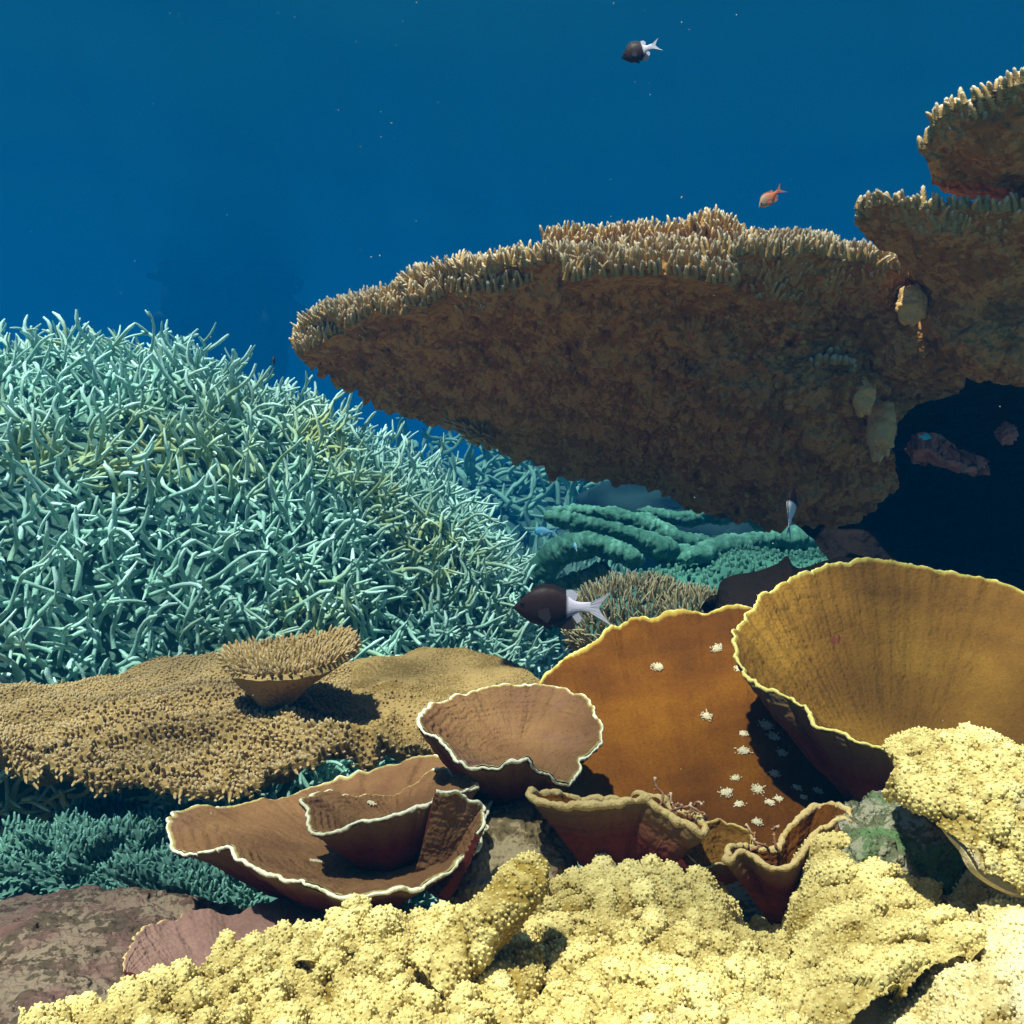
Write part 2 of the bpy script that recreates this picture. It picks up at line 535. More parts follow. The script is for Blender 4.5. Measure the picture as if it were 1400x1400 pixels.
lw = nt.nodes.new("ShaderNodeLayerWeight"); lw.inputs["Blend"].default_value = .5     # beyond the critical angle the surface mirrors the water
m2 = nt.nodes.new("ShaderNodeMapRange"); m2.inputs[1].default_value = .28; m2.inputs[2].default_value = .36
mxs = nt.nodes.new("ShaderNodeMixShader")
nt.links.new(lw.outputs["Facing"], m2.inputs[0]); nt.links.new(m2.outputs[0], mxs.inputs[0])
nt.links.new(tr.outputs[0], mxs.inputs[1]); nt.links.new(gl.outputs[0], mxs.inputs[2])
nt.links.new(mxs.outputs[0], nt.nodes["Material Output"].inputs["Surface"])
ws.data.materials.clear()
ws.data.materials.append(wm)


def bed_z(g):
    x, y = g[..., 0], g[..., 1]
    z = -.95 + .12 * fbm(g, .8, 4) + .05 * fbm(g, 3.0, 3)
    z = z - .06 * np.maximum(y - 4, 0) - .3 * np.clip((-y) / 4, 0, 1)
    return np.maximum(z, -3.0)


mb = MB()
mb.grid(grid_xy(-58, 58, -28, 88, 500, 500, bed_z))
tag(mb.build('seabed', M['sea']), kind='structure')

# ------------------------------------------------------------------ staghorn thickets
def thicket(name, label, c, rad, spacing, length, thick, mat, core, parts=0, cut=None, seed_dirs=.8, group=None, up=.35):
    th = np.linspace(-np.pi, np.pi, 150)
    ph = np.linspace(0.02, np.pi * .62, 60)
    TH, PH = np.meshgrid(th, ph)
    dirs = np.stack([np.sin(PH) * np.cos(TH), np.sin(PH) * np.sin(TH), np.cos(PH)], -1)
    g = np.array(c) + dirs * np.array(rad)
    nn = unit(dirs / np.array(rad))
    g = g + nn * (.06 * rad[2] * fbm(g, 2.2 / rad[2], 3))[..., None]
    root = empty(name, (c[0], c[1], g[..., 2].min()))
    tag(root, label, 'staghorn coral', group)
    k = MB()
    k.grid(g - nn * length * .8)
    k.build('coral_base', core, root)
    msk = (lambda u, v, p: cut(p).astype(float)) if cut else None
    p, n, u, v = scatter(g, spacing, nn, 6, msk)
    N = len(p)
    lay = rng.random(N)
    jit = rng.normal(size=(N, 3))
    d = unit(n * .55 + UP * up + jit * seed_dirs)
    # never straight into the mound
    dn = (d * n).sum(1)
    d = unit(d + n * np.maximum(.12 - dn, 0)[:, None] * 1.4)
    start = p - n * (length * (.1 + .75 * lay))[:, None] - d * (length * .25)
    ln = length * (.65 + .9 * rng.random(N))
    # curved tubes built point by point
    K, S = 10, 7
    tt = np.linspace(0, 1, K)
    bend = unit(np.cross(d, rng.normal(size=(N, 3)))) * (ln * (.05 + .38 * rng.random(N)))[:, None]
    bend2 = unit(np.cross(d, rng.normal(size=(N, 3)))) * (ln * .10)[:, None]
    path = start[:, None] + d[:, None] * (ln[:, None] * tt)[..., None] + bend[:, None] * (tt ** 2)[None, :, None] + bend2[:, None] * np.sin(tt * 6.0)[None, :, None]
    rr = (thick * (.8 + .4 * rng.random(N)))[:, None] * (1 - .26 * tt)[None] * (1 + .10 * rng.normal(size=(N, K)))
    rr[:, -1] *= .62
    rr[:, -2] *= 1.05
    tan = unit(np.gradient(path, axis=1))
    a = unit(np.cross(tan, np.array([.3, .2, .93])))
    b = np.cross(tan, a)
    ang = np.linspace(0, 2 * np.pi, S, endpoint=False)
    wob = 1 + .13 * rng.normal(size=(N, K, S)).clip(-1.5, 1.5)
    V = path[:, :, None] + (rr[..., None] * wob)[..., None] * (a[:, :, None] * np.cos(ang)[None, None, :, None] + b[:, :, None] * np.sin(ang)[None, None, :, None])
    T = np.broadcast_to((tt ** 1.5)[None, :, None] * (1 - .5 * lay)[:, None, None], (N, K, S))
    # side shoots
    M2 = N
    src = rng.integers(0, N, M2)
    at = rng.integers(3, K - 1, M2)
    sp = path[src, at]
    sd = unit(tan[src, at] * .6 + rng.normal(size=(M2, 3)) * .7 + n[src] * .25)
    sl = length * (.22 + .38 * rng.random(M2))
    t4 = np.linspace(0, 1, 5)
    sb = unit(np.cross(sd, rng.normal(size=(M2, 3)))) * (sl * .25)[:, None]
    spath = sp[:, None] + sd[:, None] * (sl[:, None] * t4)[..., None] + sb[:, None] * (t4 ** 2)[None, :, None]
    srr = (thick * .68) * (1 - .35 * t4)[None] * np.ones((M2, 1))
    srr[:, -1] *= .62
    stan = unit(np.gradient(spath, axis=1))
    sa = unit(np.cross(stan, np.array([.3, .2, .93])))
    sbb = np.cross(stan, sa)
    V2 = spath[:, :, None] + srr[..., None, None] * (sa[:, :, None] * np.cos(ang)[None, None, :, None] + sbb[:, :, None] * np.sin(ang)[None, None, :, None])
    T2 = np.broadcast_to(((.4 + .6 * t4) ** 1.5)[None, :, None] * (1 - .5 * lay[src])[:, None, None], (M2, 5, S))

    def quads(nr, cnt):
        idx = np.arange(nr * S).reshape(nr, S)
        idx = np.concatenate([idx, idx[:, :1]], 1)
        f = np.stack([idx[:-1, :-1], idx[:-1, 1:], idx[1:, 1:], idx[1:, :-1]], -1).reshape(-1, 4)
        return (f[None] + (np.arange(cnt) * nr * S)[:, None, None]).reshape(-1, 4)
    single = np.zeros(N, bool)
    if parts:
        dist = np.linalg.norm(p, axis=1)
        px = 700 + FOC * p[:, 0] / p[:, 1]
        py = 700 - FOC * p[:, 2] / p[:, 1]
        vis = (px > 15) & (px < 760) & (py > 455) & (py < 880) & (lay < .3) & (n[:, 1] < .2)
        score = np.where(vis, rr[:, 2] * ln / dist ** 2, 0)
        for q in np.argsort(-score)[:parts]:
            single[q] = True
            s = MB()
            s.add(V[q].reshape(-1, 3), quads(K, 1), T[q].ravel())
            for w in np.where(src == q)[0]:
                s.add(V2[w].reshape(-1, 3), quads(5, 1), T2[w].ravel())
            s.build('branch', mat, root)
    s = MB()
    rest = ~single
    s.add(V[rest].reshape(-1, 3), quads(K, int(rest.sum())), T[rest].ravel())
    r2 = ~single[src]
    s.add(V2[r2].reshape(-1, 3), quads(5, int(r2.sum())), T2[r2].ravel())
    o = s.build('branches', mat, root)
    o["kind"] = "stuff"
    return root


thicket('staghorn_coral', 'broad mound of pale turquoise staghorn coral filling the left side', (-1.0, 2.42, -.52), (1.09, 1.16, .87), .0183, .078, .0039, M['stag'], M['stag_core'],
        parts=100, cut=lambda p: (p[:, 1] < 2.75) & (p[:, 0] / p[:, 1] > -.85) & (p[:, 2] > -.66))
thicket('staghorn_coral', 'dim blue staghorn thicket beyond the gap under the big table coral', (.03, 6.6, -1.25), (2.1, 1.5, 1.75), .085, .27, .016, M['stag_far'], M['stag_core'],
        cut=lambda p: (p[:, 1] < 6.7) & (p[:, 0] / p[:, 1] > -.25) & (p[:, 2] > -.8))
thicket('staghorn_coral', 'small turquoise staghorn tuft between the tan plate and the orange scroll plate', (.065, 1.58, -.37), (.13, .12, .13), .020, .07, .0042, M['stag'], M['stag_core'], seed_dirs=.7, up=.6,
        cut=lambda p: p[:, 2] > -.36)

def bumpy(g, closed=False, lean=(0, 0, .5), L=.008, cell=.011, disp=.008, along=.5, mask=None):
    """grow fused columns, then knobs, then tiny polyp cups out of a surface"""
    def nrm(g):
        q = gnormals(g, closed)
        return q if closed else (-q if q[..., 2].mean() - q[..., 1].mean() < 0 else q)
    nn = nrm(g)
    if closed and (nn * (g - g.mean(1, keepdims=True))).sum(-1).mean() < 0:
        flip = -1.0
    else:
        flip = 1.0
    nn = nn * flip
    g = g + nn * (disp * fbm(g, 15, 3))[..., None]
    ln = np.array(lean, float)
    ax = unit(ln + 1e-6)
    q = g - ax * ((g * ax).sum(-1, keepdims=True) * along)
    q = q + .0025 * np.stack([fbm(g + 5, 60, 2), fbm(g + 9, 60, 2), fbm(g + 13, 60, 2)], -1)
    f, rid = worley(q, cell)
    amp = .35 + .85 * rid + .5 * fbm(g, 22, 2)
    if mask is not None:
        amp = amp * mask(g)
    h1 = dome(f, .80) ** .7 * np.clip(amp, .05, 1.6)
    g = g + unit(nn * .8 + ln) * (L * h1)[..., None]
    nn = nrm(g) * flip
    f2, r2 = worley(g, cell * .42, 3.7)
    h2 = dome(f2, .9) * (.5 + .7 * r2)
    g = g + unit(nn + ln * .3) * (cell * .15 * h2)[..., None]
    nn = nrm(g) * flip
    f3, r3 = worley(g, .0023, 7.1)
    h3 = dome(f3, .8) * (.4 + .8 * r3)
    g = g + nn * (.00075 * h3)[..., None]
    return g, nn, np.clip(.62 * h1 + .18 * h2 + .25 * h3 - .12, 0, 1)


def res(g, step):
    a = np.linalg.norm(np.diff(g, axis=1), axis=-1).sum(1).mean()
    b = np.linalg.norm(np.diff(g, axis=0), axis=-1).sum(0).mean()
    return int(np.clip(a / step, 60, 620)), int(np.clip(b / step, 50, 560))


# ------------------------------------------------------------------ table corals
def table_coral(label, rows, n, m, thick, nub=.018, nubr=.0032, spacing=.0065, band=.16, cat='table coral', disp=.008, extra=None, both=.5, group=None, K=1.3):
    rows = [[(a, c, d * K) for a, c, d in w] for w in rows]
    thick, nub, nubr, spacing, disp = thick * K, nub * K, nubr * K, spacing * K, disp * K
    g = patch(rows, n, m)
    g = g + gnormals(g)[..., :] * 0
    nn = gnormals(g)
    if (nn[..., 1]).mean() > 0:
        nn = -nn                                   # nn looks at the camera / downwards
    dv = np.minimum(np.linspace(0, 1, m), 1)[:, None]
    rough_ = np.clip(dv * 6, .15, 1)
    g = g + nn * (disp * fbm(g * np.array([1.0, 1.0, 1.6]), 26, 4) * rough_ + 1.25 * disp * fbm(g, 7, 2) * rough_)[..., None]
    wf, wr = worley(g * np.array([.75, .55, 1.5]) + .006 * np.stack([fbm(g, 30, 2)] * 3, -1), .026 * K)
    uu, vv = np.meshgrid(np.linspace(0, 1, n), np.linspace(0, 1, m))
    W = np.linalg.norm(np.diff(g[m // 3], axis=0), axis=1).sum()
    H = np.linalg.norm(np.diff(g[:, n // 2], axis=0), axis=1).sum()
    pp_ = np.stack([uu * W / (.013 * K) + .6 * fbm(g, 12, 2), vv * H / (.055 * K) + .3 * fbm(g + 4, 12, 2), 0 * uu], -1)
    rf, rr_ = worley(pp_, 1.0, 2.2)
    g = g + nn * (disp * 1.15 * dome(rf, .95) * (.3 + rr_) * rough_)[..., None]
    g = g + nn * (disp * 1.1 * dome(wf, .95) * (wr + .2) * rough_ - .5 * disp * np.abs(fbm(g * np.array([1, .6, 2.2]), 30, 3)) * rough_)[..., None]
    base = np.array([g[..., 0].mean(), g[..., 1].mean(), g[..., 2].min()])
    root = empty('table_coral', base)
    tag(root, label, cat, group)
    b = MB()
    tk = thick * np.clip(dv * 5, .25, 1) * np.clip((1 - dv) * 5, .3, 1) * np.ones((1, n))
    b.shell(g, tk, nrm=nn)
    b.build('plate', M['table_skin'], root)
    k = MB()
    # fringe of branchlets at the near rim
    out = unit(g[0] - g[min(m - 1, max(2, m // 10))])
    rows_b = max(3, int(m * band))
    gb = g[:rows_b]
    nb = nn[:rows_b]

    def msk(u, v, p):
        return np.clip(1.25 - 1.5 * v * (1 + .9 * vnoise(p * 14)), 0, 1)
    p, q, u, v = scatter(gb, spacing, nb, 7, msk)
    oi = out[np.clip((u * (n - 1)).astype(int), 0, n - 1)]
    L = nub * (1.15 - .45 * v) * (.6 + .75 * rng.random(len(p))) * (1 + .4 * vnoise(p * 24))
    d = unit(oi * .45 + UP * .75 + q * .55 + rng.normal(size=p.shape) * .17)
    plant(k, T_BR, p - q * .003, d, L, nubr * (.8 + .4 * rng.random(len(p))), t0=-.35 * v)
    # top face near the rim
    gt = gb - nb * (tk[:rows_b, :, None])
    p, q, u, v = scatter(gt, spacing, -nb, 6)
    oi = out[np.clip((u * (n - 1)).astype(int), 0, n - 1)]
    L = nub * (1.05 - .2 * v) * (.75 + .5 * rng.random(len(p))) * (1 + .35 * vnoise(p * 30))
    d = unit(oi * .35 + UP * 1.0 + q * .2 + rng.normal(size=p.shape) * .15)
    plant(k, T_BR, p, d, L, nubr * (.8 + .4 * rng.random(len(p))))
    # the blunt edge
    edge = np.stack([g[0], g[0] - nn[0] * tk[0][:, None]])
    p, q, u, v = scatter(edge, spacing * .8, np.stack([out, out]), 8)
    L = nub * (.8 + .5 * rng.random(len(p)))
    d = unit(q * .75 + UP * .7 + rng.normal(size=p.shape) * .17)
    plant(k, T_BR, p, d, L, nubr * (.8 + .4 * rng.random(len(p))))
    if extra:
        extra(k, g, nn)
    k.build('branchlets', M['table_nubs'], root)
    return root, g, nn


def scallop(row, amp=6, step=70, seed=0):
    """breaks a rim drawn by a few points into lobes"""
    r_ = np.random.default_rng(seed)
    c = np.array(row, float)
    s = np.concatenate([[0], np.cumsum(np.hypot(np.diff(c[:, 0]), np.diff(c[:, 1])))])
    n = max(int(s[-1] / step * 2), 4)
    u = np.linspace(0, s[-1], n)
    q = np.stack([np.interp(u, s, c[:, k]) for k in range(3)], 1)
    q[1:-1, 1] += amp * (r_.random(n - 2) - .5) * 2
    q[1:-1, 0] += amp * (r_.random(n - 2) - .5)
    return [tuple(a) for a in q]


def big_extra(k, g, nn):
    # short knobs scattered over the underside and a tuft on the lower edge
    p, q, u, v = scatter(g, .028, nn, 3, lambda u, v, p: np.clip(vnoise(p * 12) - .1, 0, 1) * (v > .12))
    plant(k, T_NUB, p - q * .002, unit(q + rng.normal(size=p.shape) * .3), .006, .005, t0=-1.2, t1=-.2)
    c = P(648, 592, 1.70)
    p = c + rng.normal(size=(150, 3)) * np.array([.014, .010, .005])
    p[:, 2] -= (p[:, 0] - c[0]) * .45
    plant(k, T_BR, p, unit(np.array([-.7, -.3, .4]) + rng.normal(size=p.shape) * .25), .019, .003)
    # the lit knobs on the underside
    for px, py, d in ((1118, 498, .985), (1133, 492, .98), (1150, 497, .98), (1160, 503, .985), (1110, 508, .99)):
        pp = P(px, py, d * 1.3) + rng.normal(size=(6, 3)) * .004
        plant(k, T_KNOB, pp, np.tile([0, -.6, .7], (6, 1)) + rng.normal(size=(6, 3)) * .2, .010, .0045)


big_root, big_g, big_n = table_coral('huge brown table coral jutting left across the middle, dark ridged underside showing', [
    scallop([(402, 464, 1.15), (450, 434, 1.08), (556, 404, 1.02), (566, 392, 1.0), (630, 374, .96), (745, 360, .92), (870, 352, .90), (1000, 350, .90), (1100, 345, .91), (1200, 362, .93), (1245, 380, .95), (1285, 425, 1.0)], 4, 60, 3),
    [(415, 478, 1.16), (520, 455, 1.12), (650, 440, 1.06), (800, 430, 1.00), (1000, 430, .98), (1180, 450, .99), (1275, 490, 1.03)],
    [(430, 492, 1.2), (540, 515, 1.22), (700, 545, 1.2), (850, 560, 1.15), (1000, 580, 1.06), (1140, 570, 1.0), (1215, 590, 1.06)],
    [(440, 500, 1.25), (510, 528, 1.3), (620, 575, 1.38), (700, 618, 1.42), (770, 640, 1.42), (900, 656, 1.38), (960, 690, 1.3), (1060, 700, 1.22), (1150, 700, 1.18), (1215, 650, 1.15)],
], 620, 200, .030, disp=.0085, nub=.0125, nubr=.0022, spacing=.0037, band=.22, extra=big_extra)


def stem(root, rows, name='stem'):
    g = patch(rows, 140, 160)
    nn = gnormals(g)
    if nn[..., 1].mean() > 0:
        nn = -nn
    wf, wr = worley(g, .018)
    g = g + nn * (.010 * fbm(g, 9, 3) + .005 * dome(wf, .95) * wr)[..., None]
    b = MB()
    b.shell(g, .02, nrm=nn)
    b.build(name, M['table_skin'], root)


stem(big_root, [[(1165, 400, 1.27), (1230, 385, 1.24), (1310, 400, 1.22)], [(1130, 470, 1.32), (1230, 450, 1.26), (1320, 460, 1.24)],
                [(1140, 530, 1.36), (1230, 505, 1.29), (1320, 520, 1.27)], [(1160, 610, 1.42), (1215, 560, 1.42), (1310, 540, 1.38)]])


def ledge(root, rim, base, n, m, thick, nub, nubr, spacing, name='upper_ledge', K=1.3, skin='table_skin', nubs='table_nubs', tm=T_BR):
    rim, base = [[(a, c, d * K) for a, c, d in w] for w in (rim, base)]
    thick, nub, nubr, spacing = thick * K, nub * K, nubr * K, spacing * K
    g = patch([rim, base], n, m)
    nn = gnormals(g)
    if nn[..., 2].mean() < 0:
        nn = -nn
    g = g + nn * (.006 * fbm(g, 30, 3))[..., None]
    b = MB()
    b.shell(g, thick, nrm=nn)
    o = b.build(name, M[skin], root)
    k = MB()
    out = unit(g[0] - g[-1])
    for gg, qq, f in ((g, nn, 1.0), (np.stack([g[0], g[0] - nn[0] * thick]), np.stack([out, out]), .9)):
        p, q, u, v = scatter(gg, spacing, qq, 7)
        oi = out[np.clip((u * (n - 1)).astype(int), 0, n - 1)]
        d = unit(oi * .55 + UP * .8 + q * .15 + rng.normal(size=p.shape) * .15)
        plant(k, tm, p, d, nub * f * (.7 + .6 * rng.random(len(p))), nubr * (.8 + .4 * rng.random(len(p))))
    k.build('branchlets', M[nubs], o)


ledge(big_root, scallop([(745, 333, 1.0), (765, 322, 1.0), (850, 322, .99), (930, 318, .98), (960, 308, .98), (1000, 322, .97), (1050, 335, .97)], 3, 50, 5),
      [(760, 345, 1.14), (860, 342, 1.14), (960, 340, 1.14), (1060, 345, 1.14)], 110, 20, .016, .0125, .0022, .0038)
ledge(big_root, scallop([(1010, 345, .955), (1040, 335, .945), (1100, 340, .94), (1160, 350, .94), (1215, 362, .95), (1240, 372, .96)], 3, 50, 6),
      [(1010, 340, 1.1), (1100, 335, 1.1), (1160, 350, 1.1), (1240, 370, 1.1)], 90, 20, .018, .0125, .0022, .0038)
for rim_, base_ in (
        ([(556, 402, .985), (600, 392, .97), (660, 386, .955), (720, 378, .94), (750, 372, .94)], [(580, 425, 1.06), (640, 410, 1.05), (690, 402, 1.04), (730, 396, 1.03), (760, 390, 1.03)]),
        ([(462, 434, 1.05), (500, 420, 1.04), (545, 412, 1.02), (585, 412, 1.01)], [(480, 452, 1.1), (515, 440, 1.1), (550, 432, 1.09), (590, 430, 1.08)]),
        ([(770, 372, .90), (830, 364, .89), (900, 362, .88), (960, 366, .88), (1010, 378, .885)], [(780, 395, .97), (840, 388, .96), (900, 386, .96), (960, 390, .96), (1010, 398, .96)]),
        ([(405, 472, 1.14), (412, 466, 1.12), (440, 455, 1.10), (480, 446, 1.08)], [(425, 482, 1.17), (440, 478, 1.15), (460, 470, 1.13), (490, 464, 1.12)])):
    ledge(big_root, scallop(rim_, 4, 40, 31), base_, 70, 14, .010, .0122, .0022, .0038, name='lower_ledge')
ledge(big_root, scallop([(620, 378, 1.03), (650, 366, 1.02), (700, 362, 1.01), (760, 360, 1.0)], 3, 40, 8),
      [(650, 375, 1.14), (700, 368, 1.14), (740, 364, 1.14), (770, 360, 1.14)], 50, 14, .012, .0122, .0022, .0038)

table_coral('flared brown table coral on a thick stem at the right edge, pale frosted rim', [
    scallop([(1170, 288, .86), (1200, 280, .84), (1260, 284, .82), (1330, 290, .81), (1400, 286, .80), (1480, 280, .80)], 2, 60, 11),
    [(1180, 300, .87), (1225, 325, .87), (1300, 335, .84), (1400, 325, .84), (1480, 330, .84)],
    [(1236, 345, .92), (1256, 380, .92), (1310, 400, .9), (1400, 400, .9), (1480, 400, .9)],
    [(1252, 400, .97), (1275, 450, .95), (1320, 495, .93), (1400, 515, .92), (1480, 520, .92)],
    [(1245, 425, 1.0), (1260, 470, 1.1), (1310, 490, 1.1), (1400, 500, 1.1), (1480, 500, 1.1)],
], 200, 150, .007, disp=.0042, nub=.0105, nubr=.0029, spacing=.0043, band=.22)
table_coral('brown table coral hanging in the upper right corner, topmost of all', [
    scallop([(1256, 208, .80), (1282, 180, .79), (1284, 158, .78), (1330, 142, .76), (1400, 112, .74), (1480, 85, .73)], 3, 45, 12),
    [(1268, 215, .81), (1300, 205, .80), (1340, 195, .78), (1400, 180, .77), (1480, 165, .76)],
    [(1280, 238, .84), (1310, 245, .84), (1350, 250, .83), (1400, 250, .82), (1480, 250, .82)],
    [(1290, 248, .88), (1320, 262, .88), (1360, 268, .88), (1400, 272, .88), (1480, 280, .88)],
], 180, 110, .008, disp=.0042, nub=.0095, nubr=.0028, spacing=.0042, band=.26)

# far ghost of a reef, behind the staghorn mound
# lumpy far reef under the table coral
def lump(name, label, cat, c, r, mat, nubs=None, disp=.15, freq=3.0, group=None, n=60, m=40):
    th = np.linspace(0, 2 * np.pi, n, endpoint=False)
    ph = np.linspace(.03, np.pi - .03, m)
    TH, PH = np.meshgrid(th, ph)
    d = np.stack([np.sin(PH) * np.cos(TH), np.sin(PH) * np.sin(TH), np.cos(PH)], -1)
    r = np.array(r)
    g = np.array(c) + d * r
    g = g + d * r * (disp * fbm(g / r.mean(), freq, 4))[..., None]
    if nubs is None:
        b = MB()
        b.grid(g, closed=True)
        o = b.build(name, mat)
        return tag(o, label, cat, group)
    root = empty(name, (c[0], c[1], g[..., 2].min()))
    tag(root, label, cat, group)
    b = MB()
    b.grid(g, closed=True)
    b.build('coral_base', mat, root)
    k = MB()
    gc = np.concatenate([g, g[:, :1]], 1)
    nn = unit(np.concatenate([d / r, (d / r)[:, :1]], 1))
    p, q, u, v = scatter(gc, nubs[0], nn, 6, lambda u, v, p: (v < .75).astype(float))
    dd = unit(q * .7 + UP * nubs[4] + rng.normal(size=p.shape) * .25)
    plant(k, nubs[5] if len(nubs) > 5 else T_NUB, p, dd, nubs[1] * (.7 + .6 * rng.random(len(p))), nubs[2])
    k.build('branchlets', nubs[3], root)
    return root


def far_reef():
    root = empty('coral_head_reef', P(300, 470, 16.2))
    tag(root, 'barely visible far coral head dissolving in blue water above the staghorn mound', 'coral head')
    th = np.linspace(0, 2 * np.pi, 80, endpoint=False)
    ph = np.linspace(.03, np.pi - .03, 50)
    TH, PH = np.meshgrid(th, ph)
    d = np.stack([np.sin(PH) * np.cos(TH), np.sin(PH) * np.sin(TH), np.cos(PH)], -1)
    for nm, px, py, dd, rr in (('ledge', 310, 335, 15.5, (.75, .9, .10)), ('ledge', 350, 308, 15.8, (.45, .7, .10)), ('ledge', 300, 380, 15, (.95, 1.2, .2)), ('coral_base', 305, 450, 15.2, (1.0, 1.1, .75))):
        rr = np.array(rr) * 1.08
        g = P(px, py, dd * 1.08) + d * rr
        g = g + d * (.30 * fbm(g, 1.3, 5))[..., None]
        b = MB(); b.grid(g, closed=True)
        b.build(nm, M['reef_faint'], root)


far_reef()
lump('boulder_coral', 'faint blue boulder coral far back under the table coral, left one', 'coral head', P(930, 720, 4.6), (.42, .4, .26), M['reef_faint'])
lump('boulder_coral', 'faint blue boulder coral far back under the table coral, right one', 'coral head', P(1080, 760, 4.4), (.45, .4, .3), M['reef_faint'])
lump('boulder_coral', 'dim rounded coral head low behind the green antler coral', 'coral head', P(760, 850, 3.4), (.3, .3, .2), M['reef_far'], nubs=(.035, .05, .007, M['stag_far'], .6))
lump('boulder_coral', 'bright turquoise coral mound on the seabed behind the scroll plates', 'coral head', P(1060, 860, 2.5), (.42, .35, .16), M['antler'], nubs=(.014, .012, .005, M['antler'], .5))

# ------------------------------------------------------------------ antler corals (thick green fingers)
def fingers(label, paths, name='antler_coral', nub=(.0065, .004, .0019)):
    paths = [[(a, c, d * 1.4 if d > 1.6 else d, e) for a, c, d, e in p] for p in paths]
    f_ = 1.4 if paths[0][0][2] > 1.6 else 1.0
    nub = [q * f_ for q in nub]
    pts = np.vstack([PP([a[:3] for a in p]) for p in paths])
    root = empty(name, (pts[:, 0].mean(), pts[:, 1].mean(), pts[:, 2].min() - .03))
    tag(root, label, 'antler coral')
    for pth in paths:
        c = curve(PP([a[:3] for a in pth]), 40)
        rad = np.interp(np.linspace(0, 1, 40), np.linspace(0, 1, len(pth)), [a[3] / FOC * a[2] for a in pth])
        rad = rad * (1 + .16 * fbm(c, 18, 2))
        e = np.linspace(0, 1, 40)
        rad *= np.sqrt(np.clip(e / .06, .05, 1)) * np.sqrt(np.clip((1 - e) / .06, .05, 1))
        c = curve(c, 160)
        rad = np.interp(np.linspace(0, 1, 160), np.linspace(0, 1, 40), rad) * (1 + .14 * fbm(c, 30, 2))
        b = MB()
        b.tube(c, rad, 44, t=.1, squash=.7)
        g = b.v[0].reshape(162, 44, 3)[1:-1]
        g2, nn, T = bumpy(g, closed=True, lean=(0, 0, .2), L=nub[0] * .8, cell=nub[0] * 1.1, disp=nub[0] * .8)
        b = MB()
        b.grid(g2, t=T, closed=True)
        b.build('finger', M['antler'], root)
    return root


fingers('green antler coral with long parallel fingers pointing left under the table coral', [
    [(752, 697, 1.9, 6), (830, 703, 1.9, 10), (880, 716, 1.9, 11), (940, 742, 1.9, 12), (1010, 752, 1.95, 14)],
    [(745, 706, 1.8, 5), (800, 716, 1.8, 10), (860, 732, 1.8, 12), (920, 756, 1.82, 13), (990, 772, 1.9, 14)],
    [(870, 698, 2.0, 7), (930, 708, 2.0, 13), (1000, 702, 2.0, 12), (1060, 716, 2.0, 16), (1130, 745, 2.0, 18)],
    [(925, 765, 1.75, 12), (1000, 747, 1.8, 17), (1080, 738, 1.85, 18), (1160, 755, 1.9, 18)],
    [(1000, 752, 1.95, 14), (1040, 790, 2.0, 18), (1060, 850, 2.05, 22)],
])
fingers('arched thick green antler coral lobe above the fish tail', [
    [(700, 830, 1.75, 16), (735, 790, 1.72, 20), (765, 758, 1.7, 20), (805, 745, 1.68, 20), (850, 755, 1.66, 20), (878, 768, 1.66, 14)],
    [(735, 790, 1.72, 18), (745, 830, 1.72, 20), (750, 880, 1.72, 20)],
])
fingers('small green antler coral twig just above the black and white fish', [
    [(745, 808, 1.5, 8), (775, 796, 1.5, 9), (805, 786, 1.5, 9), (828, 776, 1.5, 8)],
    [(770, 798, 1.5, 8), (772, 830, 1.5, 9), (776, 880, 1.5, 10)],
])

lump('bushy_coral', 'tan bushy coral with upright twigs behind the fish tail and orange plate', 'bushy coral', P(868, 856, 1.25), (.075, .06, .048), M['stag_core'],
     nubs=(.0042, .014, .0016, M['bush'], .8, T_BR), disp=.1)
lump('bushy_coral', 'low tan bushy coral strip against the dark silhouette above the orange plate', 'bushy coral', P(950, 858, 1.22), (.05, .05, .036), M['stag_core'],
     nubs=(.0042, .013, .0016, M['bush'], .8, T_BR), disp=.1)

# near-black jagged silhouette
g = patch([[(975, 835, 1.15), (985, 800, 1.15), (1010, 786, 1.15), (1040, 780, 1.15), (1062, 770, 1.15), (1076, 760, 1.15), (1092, 776, 1.15), (1150, 760, 1.15), (1200, 770, 1.15)],
           [(978, 845, 1.1), (1020, 830, 1.1), (1060, 820, 1.1), (1120, 810, 1.1), (1200, 820, 1.1)],
           [(975, 880, 1.1), (1020, 870, 1.1), (1060, 870, 1.1), (1120, 870, 1.1), (1200, 870, 1.1)]], 120, 24)
b = MB()
b.shell(g + (.003 * fbm(g, 40, 3))[..., None] * np.array([0, 1, .5]), -.05)
tag(b.build('sponge', M['dark']), 'black jagged silhouette poking up behind the golden scroll plate', 'sponge')

